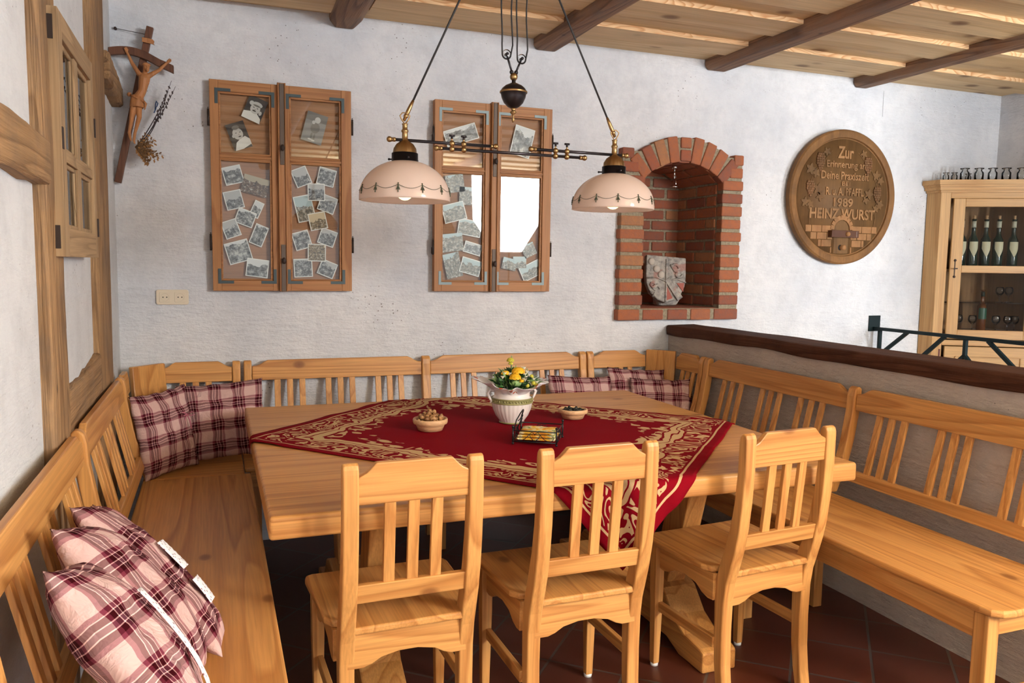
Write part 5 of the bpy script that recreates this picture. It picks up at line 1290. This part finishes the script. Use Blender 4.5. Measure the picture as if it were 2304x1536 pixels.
rw = random.Random(4)
def kernel_mesh():
    b = MB(); n_, m2 = 14, 9; vs = []
    for i in range(m2 + 1):
        th_ = PI * i / m2
        for k in range(n_):
            a_ = 2 * PI * k / n_; d = V(math.sin(th_) * math.cos(a_), math.sin(th_) * math.sin(a_), math.cos(th_)); r_ = .0125 * (1 + .35 * noise.noise(d * 2.6)); p = d * r_; vs.append(V(p.x * 1.1, p.y * .8, p.z * .7))
    b.add(vs, [(i * n_ + k, i * n_ + (k + 1) % n_, (i + 1) * n_ + (k + 1) % n_, (i + 1) * n_ + k) for i in range(m2) for k in range(n_)], 0, True); return b
k0 = obj('walnut_kernel', kernel_mesh(), wm, None, 'walnut kernel in the heap in the left wooden bowl', 'nut', 'walnut kernels in the bowl')
first = True; kz = []
for ring, (rr_, zz_, n_) in enumerate(((.058, .046, 15), (.040, .055, 12), (.045, .062, 9), (.024, .068, 8), (.020, .079, 5), (.0, .086, 1))):
    for k in range(n_):
        a_ = 2 * PI * k / n_ + ring; loc = (.889 + rr_ * math.cos(a_) + rw.uniform(-.004, .004), 3.37 + rr_ * math.sin(a_) + rw.uniform(-.004, .004), TT + zz_ + rw.uniform(-.003, .003) - .004)
        ob = k0 if first else k0.copy()
        if not first: COL.objects.link(ob)
        first = False; ob.location = loc; ob.rotation_euler = (rw.uniform(0, 3), rw.uniform(0, 3), rw.uniform(0, 3)); s_ = rw.uniform(.8, 1.1); ob.scale = (s_, s_, s_)
d0 = obj('dried_fruit', kernel_mesh(), plain('dried_fruit', (.018, .02, .014), .35), None, 'dark dried fruit piece in the right wooden bowl', 'dried fruit', 'dried fruit in the bowl'); first = True
for rr_, zz_, n_ in ((.048, .034, 12), (.030, .037, 8), (.034, .043, 6), (.012, .042, 3)):
    for k in range(n_):
        a_ = 2 * PI * k / n_ + rr_ * 50; ob = d0 if first else d0.copy()
        if not first: COL.objects.link(ob)
        first = False; ob.location = (1.617 + rr_ * math.cos(a_), 3.44 + rr_ * math.sin(a_), TT + zz_); ob.rotation_euler = (rw.uniform(0, 3), rw.uniform(0, 3), rw.uniform(0, 3)); s_ = rw.uniform(.7, .95); ob.scale = (s_, s_, s_)
# ------------------------------------------------------------------ wire basket with napkins
bk_ = thing('napkin_basket', 'small black wire basket with heart scrolls holding napkins, before the flower pot', 'basket', (1.262, 3.02, TT), math.radians(-32))
wx, wy, h0, h1 = .090, .090, .014, .058
W = .0026
b = MB()
for z in (h0, h1): b.tube([(-wx, -wy, z), (wx, -wy, z), (wx, wy, z), (-wx, wy, z)], W, 6, closed=True)
for sx in (-1, 1):
    for sy in (-1, 1):
        b.tube([(sx * wx, sy * wy, .003), (sx * wx, sy * wy, h1 + .012)], .0034, 8); b.ball((sx * wx, sy * wy, h1 + .016), .006, seg=10, rings=7); b.ball((sx * wx, sy * wy, .0055), .0055, seg=10, rings=7)
for i in range(5): b.tube([(-wx + i * wx / 2, -wy, h0), (-wx + i * wx / 2, wy, h0)], .0016, 5)
obj('frame', b, WIREM, bk_)
b = MB()
def heart(f):
    pts = [(0, .0), (-.016, .016), (-.022, .030), (-.014, .039), (-.004, .036), (0, .028)]
    for sg in (1, -1): b.tube([f(sg * x, z + h0 + .001) for x, z in pts], .0016, 5)
    for sg in (1, -1): b.tube([f(sg * x, z + h0) for x, z in ((.022, .030), (.040, .012), (.060, .002), (.075, .010), (.080, .022), (.070, .028))], .0016, 5)
heart(lambda x, z: V(x, -wy, z)); heart(lambda x, z: V(x, wy, z)); heart(lambda x, z: V(wx, x, z)); heart(lambda x, z: V(-wx, x, z)); obj('scrollwork', b, WIREM, bk_)
b = MB(); b.tube([(-.0, -.05 + 0, h1)] , .001, 3) if False else None
b.tube([(-wx, -.07, h1), (-wx + .008, -.058, h1 + .038), (-wx + .02, -.03, h1 + .064), (-wx + .024, 0, h1 + .072), (-wx + .02, .03, h1 + .064), (-wx + .008, .058, h1 + .038), (-wx, .07, h1)], .0028, 6); b.tube([(-wx + .024, 0, h1 + .05), (-wx, 0, h1 - .01)], .0022, 6); b.tube([(-wx + .01, -.035, h1 + .03), (-wx + .022, 0, h1 + .042), (-wx + .01, .035, h1 + .03)], .002, 6)
obj('handle', b, WIREM, bk_)
nm_, nt, bs = new_mat('printed_napkin'); tc = N(nt, 'ShaderNodeTexCoord'); q = noise_n(nt, tc.outputs['Object'], 22, 3, .6, .6)
L(nt, ramp(nt, q, [(.38, (.70, .24, .01)), (.47, (.85, .55, .05)), (.55, (.80, .74, .52)), (.63, (.30, .34, .08))]), bs.inputs['Base Color']); bs.inputs['Roughness'].default_value = .8
for k, (lab) in enumerate(('bottom folded orange and cream napkin in the wire basket', 'middle folded orange and cream napkin in the wire basket', 'top folded orange and cream napkin, slightly crumpled, in the wire basket')):
    b = MB(); n = 14; vs = []
    hw_ = .080; z0_ = TT + h0 + .004 + k * .012
    for sgn in (0, 1):
        for i in range(n + 1):
            for j in range(n + 1):
                x, y = -hw_ + 2 * hw_ * i / n, -hw_ + 2 * hw_ * j / n
                ed = max(abs(x), abs(y)) / hw_
                zz_ = (.0095 if sgn else .0) * (1 - .5 * ed ** 6) + (.004 * noise.noise(Vector((x * 25, y * 25, k))) if sgn and k == 2 else 0) + (.002 if sgn == 0 else 0) * ed
                vs.append((x * (1 - .05 * k), y * (1 - .05 * k), zz_))
    m2 = (n + 1) ** 2
    for sgn in (0, 1):
        b.add(vs[sgn * m2:(sgn + 1) * m2], [(i * (n + 1) + j, (i + 1) * (n + 1) + j, (i + 1) * (n + 1) + j + 1, i * (n + 1) + j + 1) for i in range(n) for j in range(n)], 0, True)
    rim = [i * (n + 1) for i in range(n + 1)] + [n * (n + 1) + j for j in range(1, n + 1)] + [i * (n + 1) + n for i in range(n - 1, -1, -1)] + [j for j in range(n - 1, 0, -1)]
    for a_, c_ in zip(rim, rim[1:] + rim[:1]): b.add([vs[a_], vs[c_], vs[c_ + m2], vs[a_ + m2]], [(0, 1, 2, 3)], 0)
    obj('napkin', b, nm_, None, lab, 'napkin', 'napkins in the basket', loc=(1.262, 3.02, z0_), rot=(0, 0, math.radians(-32 + 2 * k)))
# ------------------------------------------------------------------ corner cabinet
cO = V(5.22, 4.60, 0); cd = V(.857, -.515, 0); cn = V(-.515, -.857, 0)     # along the front, and outwards
ang = math.atan2(cd.y, cd.x)
cab = thing('corner_cabinet', 'pale pine glazed corner cabinet beyond the railing at the right', 'cabinet', (cO.x, cO.y, 0), ang)
# local: x along front, y into the cabinet (+), z up
CW = .80
def cb(nm, x0, x1, y0, y1, z0, z1, m=None, par=None, bev=.003, label=None):
    b = MB(); b.box(x0, x1, y0, y1, z0, z1); return obj(nm, b, m or CABP['z'], par or cab, bevel=bev, label=label)
cb('stile', 0, .072, 0, .022, FZ, 2.10); cb('stile', .735, CW, 0, .022, FZ, 2.10)
cb('rail', .072, .735, 0, .022, 2.055, 2.10, CABP['x']); cb('rail', .072, .735, 0, .022, .93, .972, CABP['x']); cb('plinth', .072, .735, 0, .022, FZ, .08, CABP['x'])
# side panel goes to the back wall
inv = Matrix.Rotation(-ang, 3, 'Z')
def wl(x, y): 
    p = inv @ (V(x, y, 0) - V(cO.x, cO.y, 0)); return p
b = MB(); pA, pB = wl(5.22, 4.60), wl(5.205, 4.713); q = wl(5.24, 4.60); q2 = wl(5.225, 4.713)
b.add([V(p.x, p.y, z) for z in (FZ, 2.10) for p in (pA, pB, q2, q)], [(0, 1, 2, 3), (4, 5, 6, 7), (0, 1, 5, 4), (1, 2, 6, 5), (2, 3, 7, 6), (3, 0, 4, 7)]); obj('side_panel', b, CABP['z'], cab)
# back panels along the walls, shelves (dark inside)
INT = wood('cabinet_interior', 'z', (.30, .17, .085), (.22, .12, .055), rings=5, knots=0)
b = MB(); p1, p2, p3 = wl(5.23, 4.708), wl(5.915, 4.708), wl(5.915, 4.20)
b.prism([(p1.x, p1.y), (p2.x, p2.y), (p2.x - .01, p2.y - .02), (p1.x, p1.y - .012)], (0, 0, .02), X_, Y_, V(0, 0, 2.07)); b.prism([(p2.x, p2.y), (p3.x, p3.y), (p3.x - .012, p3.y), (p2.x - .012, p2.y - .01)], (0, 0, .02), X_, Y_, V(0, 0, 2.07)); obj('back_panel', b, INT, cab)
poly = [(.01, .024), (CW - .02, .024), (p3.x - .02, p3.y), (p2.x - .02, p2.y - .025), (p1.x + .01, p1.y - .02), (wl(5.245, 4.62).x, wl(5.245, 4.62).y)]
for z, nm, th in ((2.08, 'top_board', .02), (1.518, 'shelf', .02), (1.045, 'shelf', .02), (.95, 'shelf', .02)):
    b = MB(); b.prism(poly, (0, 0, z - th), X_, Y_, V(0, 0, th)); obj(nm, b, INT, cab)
b = MB(); b.prism([(x_, y_ if y_ < .1 else y_) for x_, y_ in poly], (0, 0, 1.26), X_, Y_, V(0, 0, .006)); obj('glass_shelf', b, JARG, cab)
# crown moulding
b = MB(); steps = [(.012, 2.098, 2.115), (.030, 2.115, 2.14), (.040, 2.14, 2.155), (.055, 2.155, 2.19)]
for ex, za_, zb_ in steps:
    oA = wl(5.22 - ex, 4.60 - ex * .55); oB = wl(5.205 - ex, 4.715); 
    b.prism([(oA.x, oA.y), (CW, -ex), (CW, .30), (wl(5.9, 4.70).x - .0, wl(5.9, 4.70).y), (oB.x, oB.y)], (0, 0, za_), X_, Y_, V(0, 0, zb_ - za_))
obj('crown_moulding', b, CABP['x'], cab, bevel=.006, seg=3)
# glazed door
D0, D1 = .088, .712
door = thing('door', None, None); door.parent = cab
for xa_, xb_ in ((D0, D0 + .082), (D1 - .078, D1)):
    b = MB(); b.box(xa_, xb_, -.022, -.001, .985, 2.052); obj('door_stile', b, CABP['z'], door, bevel=.003)
for za_, zb_ in ((1.99, 2.052), (1.492, 1.547), (.985, 1.055)):
    b = MB(); b.box(D0 + .082, D1 - .078, -.022, -.001, za_, zb_); obj('door_rail', b, CABP['x'], door, bevel=.003)
for z1, z2 in ((1.055, 1.492), (1.547, 1.99)):
    b = MB(); b.box(D0 + .082, D1 - .078, -.013, -.010, z1, z2); obj('glass_pane', b, GLASS, door)
b = MB(); b.box(D0 + .030, D0 + .037, -.0235, -.022, 1.46, 1.585); b.ball((D0 + .0335, -.024, 1.585), .010, seg=8, rings=5, sc=(1, .3, 1)); b.ball((D0 + .0335, -.024, 1.46), .010, seg=8, rings=5, sc=(1, .3, 1)); b.tube([(D0 + .0335, -.022, 1.522), (D0 + .0335, -.045, 1.522)], .003, 8); b.box(D0 + .02, D0 + .047, -.048, -.044, 1.518, 1.527); obj('key_plate', b, IRON, door, label='dark iron key plate with key')
# lower panelled door
b = MB(); b.box(D0, D1, -.020, -.001, .10, .925)
o_ = obj('lower_door', b, CABP['x'], cab, bevel=.003)
b = MB()
for x0, x1, z0, z1 in ((D0 + .08, D1 - .08, .845, .853), (D0 + .08, D1 - .08, .18, .188), (D0 + .08, D0 + .088, .188, .845), (D1 - .088, D1 - .08, .188, .845), (D0 + .088, D1 - .088, .73, .735)): b.box(x0, x1, -.028, -.020, z0, z1)
obj('panel_moulding', b, CABP['x'], o_, bevel=.002)
cb('hinge_strip', .052, .064, -.002, .0, .70, .90, plain('dark_red_wood', (.12, .02, .015), .5))
def cabpt(u, d, z): return cO + cd * u - cn * d + V(0, 0, z)
# bottles
labelm = plain('bottle_label', (.55, .52, .36), .6); foil = plain('neck_label', (.50, .50, .40), .5); corkm = plain('cork', (.45, .28, .15), .8)
def bottle(label, grp, h=.40, r=.036, glassm=BOTG, pointed=True, cork=True):
    t = thing('bottle', label, 'bottle', (0, 0, 0), ang, grp)
    b = MB(); b.lathe([(0, 0), (r * .95, 0), (r, .006), (r, h * .52), (r * .93, h * .57), (r * .55, h * .64), (r * .42, h * .68), (r * .40, h * .93), (r * .5, h * .935), (r * .5, h * .96), (0, h * .96)], seg=24); obj('glass_body', b, glassm, t)
    n = 10; b = MB(); vs = []
    for i in range(n + 1):
        a_ = -PI / 2 + (-.95 + 1.9 * i / n); x_, y_ = (r + .0008) * math.cos(a_), (r + .0008) * math.sin(a_); zl = h * (.27 if not pointed else .40 - .17 * (1 - abs(2 * i / n - 1)))
        vs += [(x_, y_, zl), (x_, y_, h * .53)]
    b.add(vs, [(2 * i, 2 * i + 2, 2 * i + 3, 2 * i + 1) for i in range(n)], 0, True); obj('label', b, labelm, t)
    b = MB(); b.lathe([(r * .42, h * .80), (r * .44, h * .80), (r * .44, h * .92), (r * .42, h * .92)], seg=20); obj('neck_label', b, foil, t)
    if cork: b = MB(); b.lathe([(0, h * .955), (r * .26, h * .955), (r * .28, h * 1.03), (0, h * 1.03)], seg=14); obj('cork', b, corkm, t)
    return t
GB = 'dark wine bottles on the upper cabinet shelf'
bt = bottle('dark wine bottle nearest the door edge, leftmost on the upper cabinet shelf', GB, cork=False); bt.location = cabpt(.190, .08, 1.519)
names = ['dark wine bottle second from the left on the upper cabinet shelf', 'dark wine bottle with tall cork, middle of the five on the upper shelf', 'dark wine bottle with tall cork, fourth from the left on the upper shelf', 'dark wine bottle at the far right of the upper cabinet shelf']
b2 = bottle(names[0], GB); b2.location = cabpt(.275, .085, 1.519)
for u, lab in zip((.365, .455, .56), names[1:]): dup(b2, cabpt(u, .09, 1.519), ang, lab)
b3 = bottle('amber liqueur bottle with green label standing alone on the lower cabinet shelf', None, .33, .034, BOTB, False, False); b3.location = cabpt(.385, .12, 1.046)
b3.children[1].data.materials[0] = plain('green_label', (.01, .07, .04), .4); b3.children[2].data.materials[0] = BOTG
# goblets
def goblet(label):
    t = thing('goblet', label, 'glass', (0, 0, 0), 0, 'stemmed glasses on the lower cabinet shelf')
    b = MB(); b.lathe([(0, 0), (.026, 0), (.026, .002), (.004, .006), (.003, .045), (.010, .052), (.026, .068), (.031, .085), (.029, .105), (.024, .118), (.023, .118), (.028, .104), (.029, .085), (.024, .069), (.0, .055)], seg=24); obj('glass', b, GOBL, t); return t
g0 = goblet('stemmed glass at the left edge of the lower cabinet shelf'); g0.location = cabpt(.215, .10, 1.046)
for u, d_, lab in ((.305, .07, 'stemmed glass just left of the amber bottle'), (.475, .08, 'stemmed glass just right of the amber bottle'), (.555, .07, 'stemmed glass second to the right of the amber bottle'), (.615, .10, 'stemmed glass at the right end of the lower cabinet shelf')): dup(g0, cabpt(u, d_, 1.046), 0, lab)
for k, (u, d_) in enumerate(((.52, .16), (.60, .2))): dup(g0, cabpt(u, d_, 1.266), 0, ('stemmed glass on the glass shelf, the left of two', 'stemmed glass on the glass shelf, the right of two')[k])
# jars on top
def jar(label, s):
    t = thing('glass_jar', label, 'jar', (0, 0, 0), 0, 'small clear glass jars on top of the cabinet')
    b = MB(); b.lathe([(0, 0), (.024 * s, 0), (.026 * s, .004), (.026 * s, .045 * s), (.017 * s, .056 * s), (.016 * s, .064 * s), (.027 * s, .070 * s), (.027 * s, .073 * s), (.014 * s, .071 * s), (.014 * s, .056 * s), (.023 * s, .044 * s), (.023 * s, .006), (0, .004)], seg=24); obj('jar_body', b, JARG, t); return t
TJ = 2.191
j0 = jar('larger clear glass jar on the cabinet top, leftmost of the big ones', 1.25); j0.location = cabpt(.165, .03, TJ)
for u, lab in zip((.265, .36, .455, .56), ('second large clear glass jar from the left on the cabinet top', 'third large clear glass jar from the left on the cabinet top', 'fourth large clear glass jar from the left on the cabinet top', 'large clear glass jar at the right edge of the picture on the cabinet')): dup(j0, cabpt(u, .03, TJ), 0, lab)
j1 = jar('small clear glass jar at the far left corner of the cabinet top', .85); j1.location = cabpt(.04, .05, TJ)
dup(j1, cabpt(.10, .05, TJ), 0, 'small clear glass jar, second from the left corner of the cabinet top'); dup(j1, cabpt(.225, .13, TJ), 0, 'small clear glass jar behind, between the first two large jars')
# ------------------------------------------------------------------ stair railing
rl = thing('stair_railing', 'dark green metal stair railing with slanted bars in front of the corner cabinet', 'railing', (4.75, 4.70, 0)); o = (4.75, 4.70, 0)
RX = 4.75
def bar_(nm, y0, z0, y1, z1, w=.024):
    p, q = V(RX, y0, z0), V(RX, y1, z1); d = (q - p).normalized(); s_ = V(0, -d.z, d.y)
    b = MB(); b.obox((p + q) / 2 - V(*o), V(1, 0, 0), s_, d, w, w, (q - p).length); obj(nm, b, GREENM, rl, bevel=.002)
b = MB(); b.box(RX - .055, RX + .055, YB - .008, YB - .001, 1.035, 1.155); obj('wall_plate', shift(b, o), GREENM, rl)
b = MB(); b.box(RX - .015, RX + .015, 2.2, 4.712, 1.045, 1.069); obj('handrail', shift(b, o), GREENM, rl, bevel=.002)
bar_('post', 4.655, FZ, 4.655, 1.05); bar_('diagonal_bar', 4.64, .865, 4.40, 1.05); bar_('diagonal_bar', 4.36, .80, 4.08, 1.05)
bar_('centre_bar', 3.916, .93, 3.916, 1.05); bar_('diagonal_bar', 3.916, .935, 4.06, .80); bar_('diagonal_bar', 3.916, .935, 3.78, .80); bar_('diagonal_bar', 3.75, 1.05, 3.44, .80)
bar_('post', 3.25, FZ, 3.25, 1.05); bar_('bottom_rail', 4.65, .80, 2.3, .80)
# ------------------------------------------------------------------ photographer's octagonal softbox (seen mirrored in the right frame)
sbx = thing('studio_softbox', 'white octagonal studio softbox on a stand behind the camera, seen only as reflection', 'lamp', (4.17, -2.02, FZ))
nd = (V(1.6, 3.0, 1.2) - V(4.17, -2.0, 2.46)).normalized(); sr = nd.cross(Z_).normalized(); su = sr.cross(nd)
em, nt, bs = new_mat('softbox_fabric'); nt.nodes.remove(bs); e_ = N(nt, 'ShaderNodeEmission'); e_.inputs[0].default_value = (1, .99, .975, 1); e_.inputs[1].default_value = 46; L(nt, e_.outputs[0], nt.nodes['Material Output'].inputs[0])
c0 = V(0, .02, 2.53 - FZ); pts = [c0 + sr * (.57 * math.cos(PI / 8 + k * PI / 4)) + su * (.92 * math.sin(PI / 8 + k * PI / 4)) for k in range(8)]
b = MB(); b.add(pts, [tuple(range(8))]); obj('diffuser', b, em, sbx)
b = MB(); bkp = c0 - nd * .38; b.add([p - nd * .012 for p in pts] + [bkp], [(k, (k + 1) % 8, 8) for k in range(8)] + [tuple(range(8))]); obj('shell', b, BLACK, sbx)
b = MB(); b.tube([(bkp.x, bkp.y, .0), (bkp.x, bkp.y, 2.2)], .015, 10)
for k in range(3): b.tube([(bkp.x, bkp.y, .4), (bkp.x + .4 * math.cos(k * 2.09), bkp.y + .4 * math.sin(k * 2.09), .01)], .012, 8)
obj('stand', b, METAL_DK, sbx)
# ------------------------------------------------------------------ light, world, camera
def area(name, loc, target, sx_, sy_, power, col=(1, 1, 1)):
    ld = bpy.data.lights.new(name, 'AREA'); ld.shape = 'RECTANGLE'; ld.size = sx_; ld.size_y = sy_; ld.energy = power; ld.color = col
    o_ = bpy.data.objects.new(name, ld); COL.objects.link(o_); o_.location = loc
    o_.rotation_euler = (Vector(target) - Vector(loc)).to_track_quat('-Z', 'Y').to_euler(); return o_
area('window_daylight', (XR + .05, (WY0 + WY1) / 2, (WZ0 + WZ1) / 2), (XR - 1, (WY0 + WY1) / 2 + .55, 1.5), 1.5, 1.3, 400, (.93, .97, 1.0))
area('ceiling_bounce_flash', (2.5, -1.5, 2.22), (2.5, -1.5001, 2.9), .8, .8, 440, (.86, .93, 1.0))
w = bpy.data.worlds.new('World'); SC.world = w; w.use_nodes = True
w.node_tree.nodes['Background'].inputs[0].default_value = (.92, .96, 1.0, 1); w.node_tree.nodes['Background'].inputs[1].default_value = .78
cd_ = bpy.data.cameras.new('Camera'); cd_.sensor_width = 36; cd_.lens = 1785.7 / 2304 * 36; cd_.clip_start = .05
cam = bpy.data.objects.new('Camera', cd_); COL.objects.link(cam); SC.camera = cam
yaw, pit, rol = map(math.radians, (20.6535, 5.5023, .8431))
fw = V(math.sin(yaw) * math.cos(pit), math.cos(yaw) * math.cos(pit), -math.sin(pit)); r0 = V(math.cos(yaw), -math.sin(yaw), 0); u0 = r0.cross(fw)
rt_ = r0 * math.cos(rol) + u0 * math.sin(rol); up_ = -r0 * math.sin(rol) + u0 * math.cos(rol)
m = Matrix((rt_, up_, -fw)).transposed().to_4x4(); m.translation = V(0, 0, 1.5); cam.matrix_world = m; cam.location = V(0, 0, 1.5); cam.rotation_euler = m.to_euler()
SC.view_settings.view_transform = 'Standard'; SC.view_settings.look = 'None'; SC.view_settings.gamma = 1; SC.view_settings.exposure = 0.58; SC.view_settings.use_curve_mapping = False

# real-world size: the room was laid out in units of 0.864 m with the floor at FZ
S_ = .864
M_ = Matrix.Scale(S_, 4) @ Matrix.Translation((0, 0, -FZ))
for o_ in list(SC.objects):
    if o_.parent: continue
    if o_.type == 'CAMERA': o_.location = (M_ @ o_.location.to_4d()).to_3d(); continue
    if o_.type == 'LIGHT': o_.location = (M_ @ o_.location.to_4d()).to_3d(); o_.data.size *= S_; o_.data.size_y *= S_; o_.data.energy *= S_ * S_; continue
    o_.location = (M_ @ o_.location.to_4d()).to_3d(); o_.scale = o_.scale * S_
